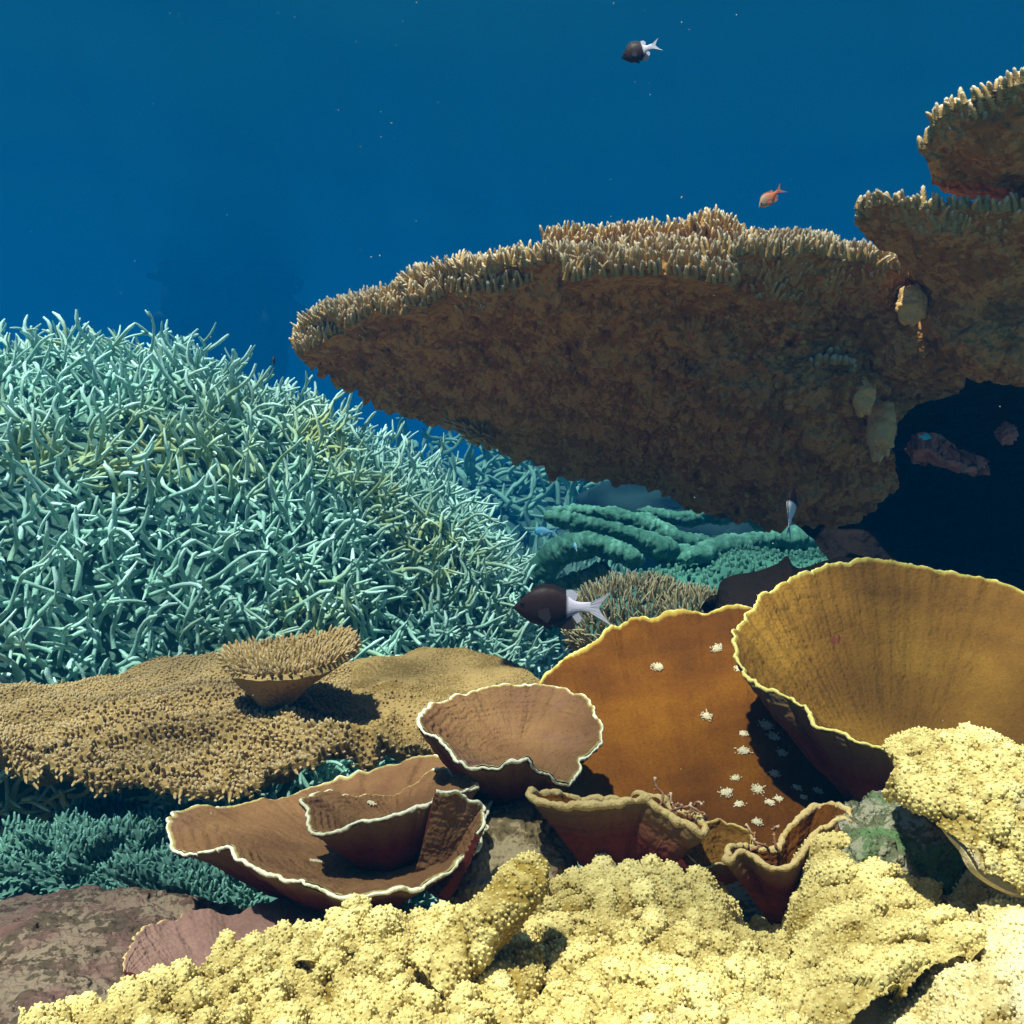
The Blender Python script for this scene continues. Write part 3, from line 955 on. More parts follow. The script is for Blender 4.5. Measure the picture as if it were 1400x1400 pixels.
# ------------------------------------------------------------------ shaded reef wall behind the table coral, right
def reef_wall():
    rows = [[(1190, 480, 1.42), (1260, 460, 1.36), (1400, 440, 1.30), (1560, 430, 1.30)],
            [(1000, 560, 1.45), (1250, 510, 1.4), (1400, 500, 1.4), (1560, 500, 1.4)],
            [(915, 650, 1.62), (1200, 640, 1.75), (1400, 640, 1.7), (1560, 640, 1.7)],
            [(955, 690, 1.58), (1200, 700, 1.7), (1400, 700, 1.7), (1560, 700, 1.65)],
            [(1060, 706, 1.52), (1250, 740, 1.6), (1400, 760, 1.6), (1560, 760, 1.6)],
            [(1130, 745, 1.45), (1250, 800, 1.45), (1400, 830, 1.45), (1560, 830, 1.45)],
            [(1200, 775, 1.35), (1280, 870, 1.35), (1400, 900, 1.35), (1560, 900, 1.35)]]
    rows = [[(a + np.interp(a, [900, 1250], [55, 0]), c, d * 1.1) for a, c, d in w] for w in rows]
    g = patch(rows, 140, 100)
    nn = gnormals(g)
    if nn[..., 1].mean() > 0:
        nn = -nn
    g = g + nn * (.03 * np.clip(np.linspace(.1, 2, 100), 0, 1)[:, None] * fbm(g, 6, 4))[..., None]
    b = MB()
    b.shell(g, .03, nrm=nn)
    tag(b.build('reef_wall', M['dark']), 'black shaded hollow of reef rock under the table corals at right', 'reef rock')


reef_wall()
g = patch([[(1246, 618, 1.33), (1265, 613, 1.32), (1290, 622, 1.32), (1335, 640, 1.33)], [(1248, 625, 1.34), (1265, 622, 1.33), (1290, 633, 1.33), (1335, 645, 1.34)], [(1250, 630, 1.4), (1268, 630, 1.4), (1292, 640, 1.4), (1335, 650, 1.4)]], 160, 60)
b = MB(); b.shell(g + (.004 * fbm(g, 60, 4))[..., None], -.02)
tag(b.build('pink_sponge', M['pink']), 'small pink encrusting sponge ledge glowing in the dark hollow', 'sponge')
lump('pink_sponge', 'tiny pinkish sponge knob near the right edge in the dark hollow', 'sponge', P(1376, 592, 1.32), (.012, .012, .012), M['pink'], disp=.3, n=70, m=50)

# knobs on the stem, the light on them put into a brighter colour
for lab, px, py, d, r in (('orange coral knob coloured as lit at the joint of the big table coral and the flared one', 1246, 418, .93, (.013, .012, .017)),
                          ('pale knob coloured as lit under the flared table coral beside the dark hollow, upper', 1180, 542, .97, (.010, .012, .016)),
                          ('long pale lobe hanging beside the dark hollow, lower', 1204, 586, .99, (.011, .02, .026))):
    lump('coral_nodule', lab, 'coral nodule', P(px, py, d * 1.312), np.array(r) * 1.3, M['knob'], disp=.22, freq=2.0, n=80, m=60)

# ------------------------------------------------------------------ tan plate-shaped table coral, left
def left_table():
    rows = [[(-120, 945, 1.36), (0, 937, 1.38), (100, 927, 1.40), (200, 912, 1.44), (320, 898, 1.48), (450, 897, 1.5), (600, 893, 1.5), (700, 908, 1.45), (740, 940, 1.38)],
            [(-120, 990, 1.18), (100, 980, 1.2), (300, 962, 1.22), (500, 960, 1.24), (620, 965, 1.24), (740, 985, 1.2)],
            scallop([(-120, 1030, 1.02), (20, 1050, 1.0), (110, 1072, .97), (230, 1078, .95), (340, 1072, .94), (450, 1060, .95), (560, 1042, .97), (740, 1042, 1.02)], 11, 46, 77)]
    n, m = 360, 120
    g = patch(rows, n, m)
    nn = gnormals(g)
    if nn[..., 2].mean() < 0:
        nn = -nn
    X = 700 + FOC * g[..., 0] / g[..., 1]
    Y = 700 - FOC * g[..., 2] / g[..., 1]
    lift = .015 * fbm(g, 9, 3) + .004 * fbm(g, 30, 3)
    # rolled ridges near the front rim
    for cx, cy, sx, sy, h in ((385, 1020, 45, 14, .030), (460, 1035, 50, 12, .018), (300, 1045, 70, 10, .012), (150, 1010, 90, 12, .012), (500, 915, 30, 6, .012), (590, 905, 30, 6, .010), (640, 930, 25, 8, .008)):
        lift = lift + h * np.exp(-((X - cx) / sx) ** 2 - ((Y - cy) / sy) ** 2)
    rid_ = 1 - np.abs(fbm(g * np.array([.7, 1.3, 1]) + 2.0, 17, 2))
    vv_ = np.linspace(0, 1, m)[:, None]
    lift = lift + .014 * np.clip((rid_ - .68) / .32, 0, 1) ** .7 * np.clip(vv_ * 2 - .4, .08, 1) * np.clip((620 - X) / 100, .1, 1)
    g = g + UP * lift[..., None] - np.array([0, 1.0, 0]) * (.006 * np.clip((rid_ - .68) / .32, 0, 1) * np.clip(vv_ * 2 - .4, 0, 1))[..., None]
    root = empty('table_coral', (g[..., 0].mean(), g[..., 1].mean(), g[..., 2].min() - .03))
    tag(root, 'flat tan table coral at left, seen from above, studded with short nubs', 'table coral')
    dv = np.linspace(0, 1, m)[:, None]
    b = MB()
    b.shell(g, .022 * np.clip((1 - dv) * 8, .3, 1) * np.ones((1, n)), nrm=nn)
    b.build('plate', M['left_skin'], root)
    k = MB()

    def msk(u, v, p):
        x = 700 + FOC * p[:, 0] / p[:, 1]
        return np.clip(np.where(x > 500, .45, 1.0) - .3 * (vnoise(p * 14) > .45) + .3 * (v > .85), 0, 1) * (x > -60)
    nn2 = gnormals(g)
    if nn2[..., 2].mean() < 0:
        nn2 = -nn2
    p, q, u, v = scatter(g, .0040, nn2, 5, msk)
    x = 700 + FOC * p[:, 0] / p[:, 1]
    big = np.where(x > 480, .55, 1.0) * (.75 + .55 * v)
    L = .0045 * big * (.6 + .7 * rng.random(len(p)))
    d = unit(q + np.array([-.25, -.35, .2]) * v[:, None] + rng.normal(size=p.shape) * .2)
    plant(k, T_NUB, p - q * .001, d, L, .0018 * (.8 + .4 * rng.random(len(p))) * (.8 + .3 * big), t0=np.where(x > 480, -.8, 0.0), t1=1.0)
    # fringe pointing out at the front and left rims
    e = np.stack([g[-1], g[-1] - nn[-1] * .010])
    out = unit(g[-1] - g[-8])
    p, q, u, v = scatter(e, .0050, np.stack([out, out]), 8, lambda u, v, p: (p[:, 0] > -.55).astype(float))
    plant(k, T_NUB, p, unit(q + UP * .35 + rng.normal(size=p.shape) * .25), .009 * (.7 + .5 * rng.random(len(p))), .0019)
    k.build('branchlets', M['left_nubs'], root)
    # raised funnel growing out of the plate
    rim = [(312, 888, 1.16), (350, 880, 1.2), (420, 870, 1.22), (470, 863, 1.2), (487, 880, 1.12), (470, 896, 1.08), (440, 912, 1.05), (400, 922, 1.04), (350, 925, 1.05), (318, 916, 1.08), (306, 900, 1.12)]
    rc = curve(PP(rim), 120, True)
    c = P(372, 975, 1.10)
    t = np.linspace(.14, 1, 36)[:, None, None]
    gf = c + (rc - c)[None] * np.concatenate([t, t, t ** .9], -1)
    gf = gf + UP * (.0025 * fbm(gf, 40, 3))[..., None]
    b = MB()
    nf = gnormals(gf, True)
    if nf[..., 2].mean() < 0:
        nf = -nf
    b.shell(gf, .006, closed=True, nrm=nf)
    # cap the mouth so that the top reads as a plate
    top = c * .0 + rc.mean(0)
    t2 = np.linspace(0, 1, 24)[:, None, None]
    gt = top + (rc - top)[None] * t2 - UP * (.012 * (1 - t2[..., 0] ** 2))[..., None]
    b.grid(gt, closed=True)
    o = b.build('raised_funnel', M['left_skin'], root)
    k = MB()
    nt_ = np.broadcast_to(UP, gt.shape)
    gt2 = np.concatenate([gt, gt[:, :1]], 1)
    p, q, u, v = scatter(gt2, .0055, np.broadcast_to(UP, gt2.shape), 6)
    radial = unit(p - top)
    plant(k, T_NUB, p, unit(UP + radial * .7 * v[:, None] + rng.normal(size=p.shape) * .2), .0095 * (.6 + .6 * rng.random(len(p))), .0019)
    e = gf[-6:]
    e = np.concatenate([e, e[:, :1]], 1)
    outd = unit(e - top)
    p, q, u, v = scatter(e, .0050, outd, 7)
    plant(k, T_NUB, p, unit(q + UP * .5 + rng.normal(size=p.shape) * .2), .009, .0019)
    k.build('branchlets', M['left_nubs'], o)
    return root


left_table()

# turquoise bushy plates below the tan plate
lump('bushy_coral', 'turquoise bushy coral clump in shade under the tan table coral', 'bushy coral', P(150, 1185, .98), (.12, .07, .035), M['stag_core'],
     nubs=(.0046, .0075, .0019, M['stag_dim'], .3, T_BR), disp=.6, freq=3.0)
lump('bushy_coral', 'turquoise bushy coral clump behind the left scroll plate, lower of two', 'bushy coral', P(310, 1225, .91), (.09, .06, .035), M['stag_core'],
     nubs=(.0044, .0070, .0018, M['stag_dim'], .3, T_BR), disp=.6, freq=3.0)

# ------------------------------------------------------------------ scroll plate corals
def scroll(label, rim, base, p=1.5, closed=True, n=260, m=60, thick=.005, top='plate', rimmat='rim', rr=.0016, ruffle=.004, t0=.01, group=None, basecurve=None, tufts=None, flat=1.0, chip=1.0):
    n, m = int(n * 1.7), int(m * 2.2)
    rc = curve(PP(rim), n, closed)
    rc = rc + UP * (chip * .0016 * fbm(rc, 75, 3))[:, None] + unit(rc - rc.mean(0)) * (chip * .0022 * fbm(rc + 3, 95, 3))[:, None]
    s = np.linspace(0, 1, n, endpoint=not closed)
    if basecurve is not None:
        c = curve(PP(basecurve), n, False)[None]
    else:
        c = P(*base)[None, None]
    cu = c
    if flat < 1:
        rm = rc.mean(0)
        c = rm + (c - rm) * np.array([flat * .5 + .5, flat * .5 + .5, flat])
    t = np.linspace(t0, 1, m)[:, None, None]
    d = rc[None] - c
    g = c + d * np.concatenate([t, t, t ** p], -1)
    w = (np.linspace(0, 1, m) ** 2)[:, None]
    g = g + UP * (ruffle * fbm(g, 26, 2) * w + .003 * fbm(g, 14, 2))[..., None]
    g = g + unit(d) * (.0020 * fbm(g[-1:], 120, 2) * w)[..., None]
    nn = gnormals(g, closed)
    if (nn[..., 2]).mean() < 0:
        nn = -nn
    uu, vv = np.meshgrid(np.linspace(0, 1, n), np.linspace(0, 1, m))
    W = np.linalg.norm(np.diff(g[-1], axis=0), axis=1).sum()
    pr = np.stack([np.cos(uu * 6.283) * W / 6.283 / .009, np.sin(uu * 6.283) * W / 6.283 / .009, vv * 2.2], -1)
    g = g + nn * (.0011 * fbm(pr, 1.0, 3) * vv + .0006 * fbm(np.stack([uu * 3, vv * 26, 0 * uu], -1), 1.0, 2))[..., None]
    f3, r3 = worley(g, .0027 if top == 'plate_gold' else .0021, 1.3)
    g = g + nn * ((.0010 if top == 'plate_gold' else .00055) * dome(f3, .85) * (.3 + r3) * np.minimum(1, (1.02 - t[..., 0]) * 30) + .0009 * fbm(g, 60, 3))[..., None]
    bp = P(*base) if basecurve is None else c[0].mean(0)
    root = empty('scroll_coral', (bp[0], bp[1], min(bp[2], g[..., 2].min())))
    tag(root, label, 'scroll coral', group)
    b = MB()
    b.grid(g, t=np.broadcast_to(t[..., 0], g.shape[:2]), closed=closed)
    b.build('plate', M[top], root)
    b = MB()
    h = g - nn * (thick * (1.6 - t))
    if flat < 1:
        e = cu + (rc[None] - cu) * np.concatenate([t, t, t ** 1.15], -1)
        h = h * t ** 5 + (e - nn * thick) * (1 - t ** 5) + nn * (.0012 * fbm(e, 90, 3))[..., None]
    b.grid(h, t=np.broadcast_to(t[..., 0] ** 2, g.shape[:2]), closed=closed, flip=True)
    b.grid(np.stack([g[0], h[0]]), closed=closed)
    if not closed:
        for k in (0, n - 1):
            b.grid(np.stack([g[:, k], h[:, k]]))
    b.build('underside', M['plate_under'], root)
    b = MB()
    rp = (g[-1] + h[-1]) * .5
    rp = np.concatenate([rp, rp[:1]]) if closed else rp
    rad = rr * .72 * (1 + .45 * fbm(rp, 160, 3) + .35 * fbm(rp, 25, 1))
    # a lip tube, flattened along the plate
    b.tube(rp, np.maximum(rad, rr * .5), 8, t=1)
    b.build('rim', M[rimmat], root)
    if tufts:
        for (px, py, r) in tufts:
            X = 700 + FOC * g[..., 0] / g[..., 1]
            Y = 700 - FOC * g[..., 2] / g[..., 1]
            i = np.argmin((X - px) ** 2 + (Y - py) ** 2)
            a = g.reshape(-1, 3)[i]
            q = nn.reshape(-1, 3)[i]
            k = MB()
            cnt = 150
            off = rng.normal(size=(cnt, 3)) * r * .42
            off -= q * (off @ q)[:, None]
            plant(k, T_TINY, a + off + q * .0002, unit(q * .8 + off / r * .6 + rng.normal(size=(cnt, 3)) * .25), r * .30 * (.6 + .6 * rng.random(cnt)), .0006)
            k.build('polyp_tuft', M['white'], root)
    return root, g, nn


PX = lambda lst: [tuple(a) for a in lst]
# B: tall orange fan behind the others
spots = [(900, 912, 6), (981, 886, 6), (1011, 915, 5), (966, 979, 6), (1047, 992, 6), (1058, 1008, 6), (1016, 1027, 6), (1069, 1030, 5), (1059, 1059, 5), (1036, 1080, 6), (993, 1085, 6),
         (1006, 1064, 4), (1052, 1098, 4), (1090, 1077, 4), (1017, 1003, 4), (1072, 992, 5), (1064, 1092, 4), (1118, 1082, 4), (1035, 1124, 4), (1098, 1090, 3), (1010, 1100, 4)]
scroll('tall orange scroll plate dotted with white tufts, rising behind the smaller cups',
       [(640, 1080, .92), (690, 985, .97), (735, 935, 1.0), (770, 908, 1.02), (800, 890, 1.03), (850, 856, 1.05), (900, 840, 1.06), (960, 831, 1.07), (1010, 826, 1.07), (1090, 850, 1.08), (1180, 900, 1.06), (1260, 970, 1.0), (1290, 1060, .95)],
       (980, 1180, .8), p=1.25, closed=False, n=360, m=110, top='plate_orange', rimmat='rim_yellow', rr=.0022, t0=0,
       basecurve=[(740, 1150, .80), (850, 1165, .79), (980, 1180, .78), (1100, 1180, .78), (1220, 1150, .82)], tufts=[(a, b_, c * .00085) for a, b_, c in spots])
# A: big golden one on the right
scroll('largest golden brown scroll plate at the right with yellow rim and dark red flank',
       [(1005, 872, .90), (1015, 845, .93), (1035, 818, .97), (1080, 790, 1.02), (1130, 772, 1.05), (1190, 767, 1.07), (1260, 776, 1.08), (1330, 786, 1.08), (1400, 801, 1.07), (1480, 830, 1.02), (1540, 900, .95), (1520, 1000, .86), (1440, 1040, .80),
        (1330, 1040, .76), (1270, 1030, .75), (1215, 1024, .755), (1175, 1020, .76), (1145, 1010, .77), (1118, 995, .785), (1105, 972, .80), (1080, 958, .815), (1050, 945, .83), (1025, 930, .85), (1012, 905, .875)],
       (1215, 1135, .80), p=1.45, flat=.75, n=420, m=110, top='plate_gold', rimmat='rim_yellow', rr=.0020)
# C
scroll('rounded orange scroll cup in the centre above the red hollow',
       [(574, 990, .78), (590, 970, .81), (620, 957, .84), (660, 944, .86), (710, 936, .87), (760, 939, .87), (800, 954, .85), (822, 985, .82), (818, 1015, .80), (798, 1042, .78), (778, 1066, .755),
        (760, 1066, .74), (735, 1054, .73), (722, 1038, .72), (700, 1042, .715), (678, 1048, .715), (648, 1048, .72), (628, 1032, .73), (604, 1017, .745), (576, 1004, .765)],
       (705, 1125, .80), p=1.5, n=300, m=70, flat=.32)
# D
scroll('widest low scroll cup at lower left with bright white front rim',
       [(230, 1128, .72), (240, 1106, .75), (300, 1099, .79), (370, 1092, .82), (430, 1070, .85), (500, 1053, .87), (560, 1041, .88), (600, 1040, .88), (650, 1060, .84), (672, 1090, .78), (662, 1102, .74), (660, 1130, .71), (642, 1165, .67),
        (592, 1196, .64), (540, 1210, .625), (490, 1218, .62), (465, 1223, .62), (430, 1212, .625), (380, 1200, .635), (340, 1186, .645), (316, 1163, .66), (300, 1160, .67), (268, 1159, .685), (236, 1155, .70)],
       (480, 1252, .70), p=1.7, flat=.42, n=320, m=80, tufts=[(432, 1178, .0035)])
# E
scroll('inner tier scroll cup sitting inside the wide lower left cup',
       [(416, 1100, .70), (440, 1089, .73), (500, 1085, .76), (550, 1073, .79), (592, 1052, .80), (640, 1066, .75), (648, 1072, .72), (606, 1082, .69), (582, 1100, .675), (532, 1117, .665), (472, 1122, .665), (434, 1129, .67), (422, 1115, .685)],
       (545, 1205, .71), p=1.5, flat=.35, n=260, m=60, rr=.0016, tufts=[(508, 1099, .003)])
# right folded lobe of D
scroll('upright folded scroll lobe between the lower left cup and the central rock',
       [(598, 1086, .665), (620, 1088, .668), (645, 1094, .675), (661, 1102, .68), (659, 1125, .672), (652, 1145, .66)],
       (575, 1215, .64), p=1.1, closed=False, n=110, m=50, rr=.0014,
       basecurve=[(560, 1205, .675), (580, 1215, .67), (600, 1222, .66)])
# F
scroll('smooth mauve scroll lobe at the bottom left beneath the wide cup',
       [(171, 1322, .585), (176, 1300, .60), (190, 1280, .62), (207, 1266, .635), (240, 1258, .65), (262, 1246, .66), (320, 1249, .67), (372, 1231, .68), (420, 1236, .68), (520, 1260, .67)],
       (330, 1380, .58), p=1.5, closed=False, n=200, m=50, rr=.0013, rimmat='rim_tan', top='plate_mauve',
       basecurve=[(200, 1345, .57), (280, 1370, .57), (380, 1380, .57), (500, 1370, .57)])
# G
scroll('curled scroll ledge in front of the orange plate, dark red flank below',
       [(727, 1086, .70), (738, 1098, .69), (760, 1102, .685), (800, 1103, .68), (845, 1101, .675), (878, 1094, .675), (898, 1110, .67), (928, 1128, .665), (960, 1142, .66), (955, 1130, .69), (930, 1112, .71), (900, 1088, .725), (860, 1085, .74), (790, 1088, .745), (750, 1085, .735)],
       (845, 1215, .71), p=1.0, n=240, m=50, rimmat='rim_tan', rr=.0030, top='plate_orange')
scroll('small flat tan scroll disc wedged between the two curled ledges',
       [(932, 1150, .69), (940, 1132, .71), (962, 1120, .72), (990, 1119, .725), (1012, 1128, .72), (1032, 1150, .705), (1025, 1172, .69), (985, 1178, .675), (950, 1170, .68)],
       (985, 1190, .70), p=2.2, n=140, m=30, rimmat='rim_tan', rr=.0010, top='plate_gold')
scroll('wavy curled scroll ledge by the yellow ridge with a pale torn face',
       [(994, 1168, .64), (1010, 1162, .64), (1035, 1166, .635), (1055, 1175, .63), (1075, 1174, .63), (1090, 1165, .635), (1108, 1145, .65), (1130, 1125, .665), (1145, 1118, .67), (1158, 1124, .67), (1150, 1112, .70), (1120, 1112, .72), (1085, 1135, .70), (1060, 1155, .68), (1020, 1152, .675)],
       (1070, 1250, .67), p=1.0, n=240, m=50, rimmat='rim_tan', rr=.0028, top='plate_orange')

# ------------------------------------------------------------------ twiggy algae
def twigs(label, starts, scale):
    pts = np.array([P(*s) for s in starts])
    b = MB()
    for s in pts:
        p = s.copy()
        d = unit(np.array([rng.normal() * .6, -.2, 1.0]))
        segs = [p]
        for i in range(9):
            d = unit(d + rng.normal(size=3) * .55 + UP * .12)
            p = p + d * scale
            segs.append(p)
            if i % 2:
                q = p + unit(d + rng.normal(size=3)) * scale * .8
                b.tube([p, (p + q) / 2, q], [.0006, .0006, .0008], 6)
        b.tube(np.array(segs), .0007 * (1 + .5 * (np.arange(10) % 2)), 6)
    return tag(b.build('algae_tuft', M['twig']), label, 'algae')


twigs('beaded reddish algae twigs in front of the orange plate, taller tuft', [(912, 1112, .69), (925, 1118, .69), (945, 1122, .69), (955, 1125, .69), (900, 1105, .69), (935, 1120, .70)], .0026)
twigs('small dark algae twigs beside the little tan disc', [(1036, 1155, .68), (1042, 1160, .68), (1052, 1165, .67), (1062, 1162, .67)], .0020)

# ------------------------------------------------------------------ rocks
def rock(label, rows, mat, n=360, m=200, disp=.010, freq=22, thick=.06, name='reef_rock', cat='rock'):
    g = patch(rows, n, m)
    nn = gnormals(g)
    if nn[..., 2].mean() + -nn[..., 1].mean() < 0:
        nn = -nn
    pf, pr_ = worley(g, .011, 4.4)
    g = g + nn * (disp * fbm(g, freq, 6) + disp * .35 * dome(pf) * pr_ + disp * .12 * fbm(g, 240, 3))[..., None]
    b = MB()
    b.shell(g, thick, nrm=nn)
    return tag(b.build(name, mat), label, cat)


rock('pinkish crusted boulder in the bottom left corner', [
    [(-90, 1290, .85), (20, 1240, .88), (140, 1222, .9), (260, 1232, .9), (380, 1262, .88)],
    [(-90, 1310, .68), (40, 1262, .70), (140, 1235, .74), (240, 1240, .74), (360, 1270, .72)],
    [(-90, 1390, .58), (60, 1340, .60), (180, 1320, .62), (270, 1320, .62), (380, 1350, .6)],
    [(-90, 1520, .50), (60, 1500, .5), (200, 1480, .52), (300, 1480, .52), (400, 1480, .52)]], M['rock_pink'], disp=.007)
rock('tan knobbly rock pillar between the left scroll cups and the curled ledge', [
    [(600, 1120, .86), (660, 1090, .86), (720, 1075, .86), (790, 1110, .86)],
    [(610, 1150, .76), (660, 1105, .76), (720, 1095, .75), (790, 1130, .76)],
    [(610, 1210, .70), (660, 1180, .70), (720, 1170, .70), (790, 1190, .72)],
    [(600, 1330, .66), (660, 1320, .66), (730, 1320, .66), (800, 1320, .66)]], M['rock'], disp=.006, freq=30)
rock('mottled green dead coral rubble under the yellow dome at right', [
    [(1140, 1110, .82), (1200, 1080, .84), (1260, 1060, .84), (1360, 1080, .84)],
    [(1150, 1135, .68), (1190, 1118, .69), (1240, 1096, .70), (1330, 1120, .70)],
    [(1150, 1170, .63), (1200, 1165, .63), (1270, 1165, .64), (1350, 1180, .64)],
    [(1140, 1300, .62), (1200, 1300, .62), (1270, 1300, .62), (1370, 1300, .62)]], M['rock_green'], disp=.008, freq=45)
rock('broad dark reef rock beneath all the scroll corals', [
    [(-200, 1300, 1.25), (300, 1290, 1.25), (700, 1230, 1.25), (1100, 1150, 1.3), (1600, 1100, 1.4)],
    [(-200, 1420, .95), (300, 1400, .95), (700, 1330, .95), (1100, 1260, .95), (1600, 1200, .95)],
    [(-200, 1600, .75), (300, 1600, .75), (700, 1560, .75), (1100, 1540, .75), (1600, 1500, .75)],
    [(-200, 2100, .6), (300, 2100, .6), (700, 2100, .6), (1100, 2100, .6), (1600, 2100, .6)]], M['rock'], n=200, m=100, disp=.02, freq=9, thick=.3)

# ------------------------------------------------------------------ yellow encrusting corals
def cups(g, nn, root, T, mat='yellow', space=.0021, closed=False):
    if closed:
        g = np.concatenate([g, g[:, :1]], 1)
        nn = np.concatenate([nn, nn[:, :1]], 1)
        T = np.concatenate([T, T[:, :1]], 1)
    X = 700 + FOC * g[..., 0] / g[..., 1]
    p, q, u, v = scatter(g, space, nn, 4, lambda u, v, p: ((700 + FOC * p[:, 0] / p[:, 1] < 1430) & (700 - FOC * p[:, 2] / p[:, 1] < 1430)).astype(float))
    front = (q * unit(-p)).sum(1) > -.35
    p, q, u, v = p[front], q[front], u[front], v[front]
    tv = T[np.clip((v * (T.shape[0] - 1)).round().astype(int), 0, T.shape[0] - 1), np.clip((u * (T.shape[1] - 1)).round().astype(int), 0, T.shape[1] - 1)]
    sel = rng.random(len(p)) < .35 + 1.6 * tv
    p, q, tv = p[sel], q[sel], tv[sel]
    k = MB()
    n_ = len(p)
    plant(k, T_CUP, p - q * .0004, unit(q + UP * .25 + rng.normal(size=p.shape) * .15), .0015 * (.6 + .7 * rng.random(n_)), ( .00092 * (.75 + .5 * rng.random(n_))), t0=.2 + tv * .4, t1=.48 + .68 * tv)
    k.build('polyp_cups', M[mat], root)


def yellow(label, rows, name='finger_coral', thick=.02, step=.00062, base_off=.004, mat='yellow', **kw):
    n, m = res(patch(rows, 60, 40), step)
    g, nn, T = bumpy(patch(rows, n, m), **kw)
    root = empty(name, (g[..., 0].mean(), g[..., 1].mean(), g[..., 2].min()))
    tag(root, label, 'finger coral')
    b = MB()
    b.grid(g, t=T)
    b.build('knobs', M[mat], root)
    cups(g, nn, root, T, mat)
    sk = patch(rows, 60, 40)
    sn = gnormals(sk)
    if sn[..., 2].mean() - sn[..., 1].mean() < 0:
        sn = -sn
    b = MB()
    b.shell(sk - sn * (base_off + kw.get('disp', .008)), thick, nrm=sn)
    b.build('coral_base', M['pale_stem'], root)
    return root, g, nn


J, gJ, nJ = yellow('wide yellow knobbly coral spread along the bottom left', [
    [(60, 1492, .66), (230, 1412, .72), (340, 1378, .75), (480, 1358, .75), (600, 1358, .75), (720, 1358, .72)],
    [(30, 1467, .50), (150, 1426, .53), (230, 1382, .56), (290, 1358, .58), (340, 1342, .6), (410, 1346, .6), (480, 1320, .6), (560, 1296, .6), (620, 1312, .6), (670, 1308, .6), (710, 1338, .6)],
    [(20, 1492, .46), (200, 1447, .48), (350, 1403, .53), (480, 1378, .535), (600, 1368, .54), (660, 1373, .545), (712, 1408, .555)],
    [(20, 1562, .42), (200, 1532, .42), (400, 1512, .42), (600, 1492, .43), (720, 1472, .45)]], lean=(.05, -.15, 1.0), L=.0185, cell=.0090, along=.62)
# knobbed arm rising to the right and its lower twin
def arm(root, path, name, spacing=.0085, bare=False):
    c = curve(PP([a[:3] for a in path]), 40)
    rad = np.interp(np.linspace(0, 1, 40), np.linspace(0, 1, len(path)), [a[3] / FOC * a[2] for a in path])
    rad = rad * np.sqrt(np.clip((1 - np.linspace(0, 1, 40)) / .12, .04, 1))
    b = MB()
    b.tube(c, rad, 90, squash=.8)
    g = b.v[0].reshape(42, 90, 3)[1:-1]
    # finer along its length
    u = np.linspace(0, 39, 150)
    i = np.clip(u.astype(int), 0, 38)
    g = g[i] * (1 - (u - i))[:, None, None] + g[i + 1] * (u - i)[:, None, None]
    g[-1] = g[-1].mean(0)
    mid = g.mean(1, keepdims=True)
    side = unit(g - mid + 1e-9)
    g2, nn, T = bumpy(g, closed=True, lean=(.1, -.1, .35), L=.005, cell=.0085, disp=.003, mask=lambda q: np.clip((side[..., 2] + .45) * 2.2, 0, 1))
    b = MB()
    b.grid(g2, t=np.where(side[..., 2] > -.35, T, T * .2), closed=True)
    o = b.build(name, M['yellow'], root)
    keep = side[..., 2].mean()
    cups(g2, nn, o, T, closed=True)


arm(J, [(590, 1350, .54, 44), (650, 1285, .55, 42), (695, 1238, .55, 40), (725, 1205, .555, 37), (744, 1178, .56, 30)], 'lobe')
arm(J, [(660, 1400, .53, 40), (690, 1360, .54, 36), (715, 1325, .555, 32), (735, 1300, .56, 26)], 'lobe')
# lone cones on the crest
arm(J, [(484, 1305, .575, 15), (486, 1272, .58, 11), (488, 1252, .585, 8), (489, 1236, .585, 6)], 'cone')
arm(J, [(428, 1325, .565, 13), (430, 1302, .57, 10), (431, 1286, .57, 7)], 'cone')

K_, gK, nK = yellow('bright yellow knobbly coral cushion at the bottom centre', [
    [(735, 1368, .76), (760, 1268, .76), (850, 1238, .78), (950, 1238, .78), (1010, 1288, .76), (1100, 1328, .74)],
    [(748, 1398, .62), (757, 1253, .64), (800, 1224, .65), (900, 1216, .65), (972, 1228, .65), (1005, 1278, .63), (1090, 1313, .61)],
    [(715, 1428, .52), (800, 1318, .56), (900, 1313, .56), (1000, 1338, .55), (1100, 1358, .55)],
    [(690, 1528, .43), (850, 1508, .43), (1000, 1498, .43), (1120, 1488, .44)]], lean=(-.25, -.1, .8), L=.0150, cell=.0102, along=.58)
L_, gL, nL = yellow('yellow coral ridge of slanting knobs running down from the green rubble', [
    [(1046, 1328, .68), (1076, 1258, .70), (1116, 1198, .71), (1166, 1213, .70), (1266, 1248, .68)],
    [(1066, 1328, .59), (1080, 1248, .61), (1116, 1186, .63), (1166, 1198, .63), (1266, 1238, .61)],
    [(1066, 1368, .54), (1116, 1303, .55), (1166, 1273, .555), (1216, 1278, .555), (1296, 1283, .56)],
    [(976, 1518, .46), (1066, 1468, .475), (1156, 1423, .485), (1236, 1363, .505), (1326, 1338, .52)]
    ], lean=(.8, -.15, .6), L=.018, cell=.0115, along=.75)
yellow('pale yellow lumpy coral crust in the bottom right corner', [
    [(1240, 1260, .72), (1330, 1190, .74), (1420, 1170, .74), (1560, 1150, .74)],
    [(1200, 1310, .58), (1330, 1205, .63), (1420, 1185, .64), (1560, 1170, .64)],
    [(1150, 1400, .54), (1260, 1345, .535), (1400, 1270, .55), (1560, 1240, .56)],
    [(1130, 1600, .47), (1250, 1600, .43), (1400, 1600, .41), (1560, 1600, .41)]
    ], disp=.016, mat='yellow_pale', L=.011, cell=.012, lean=(.4, 0, .4), along=.6, mask=lambda q: np.clip(1.1 - 1.8 * np.clip(vnoise(q * 22 + 3), 0, 1), .1, 1))
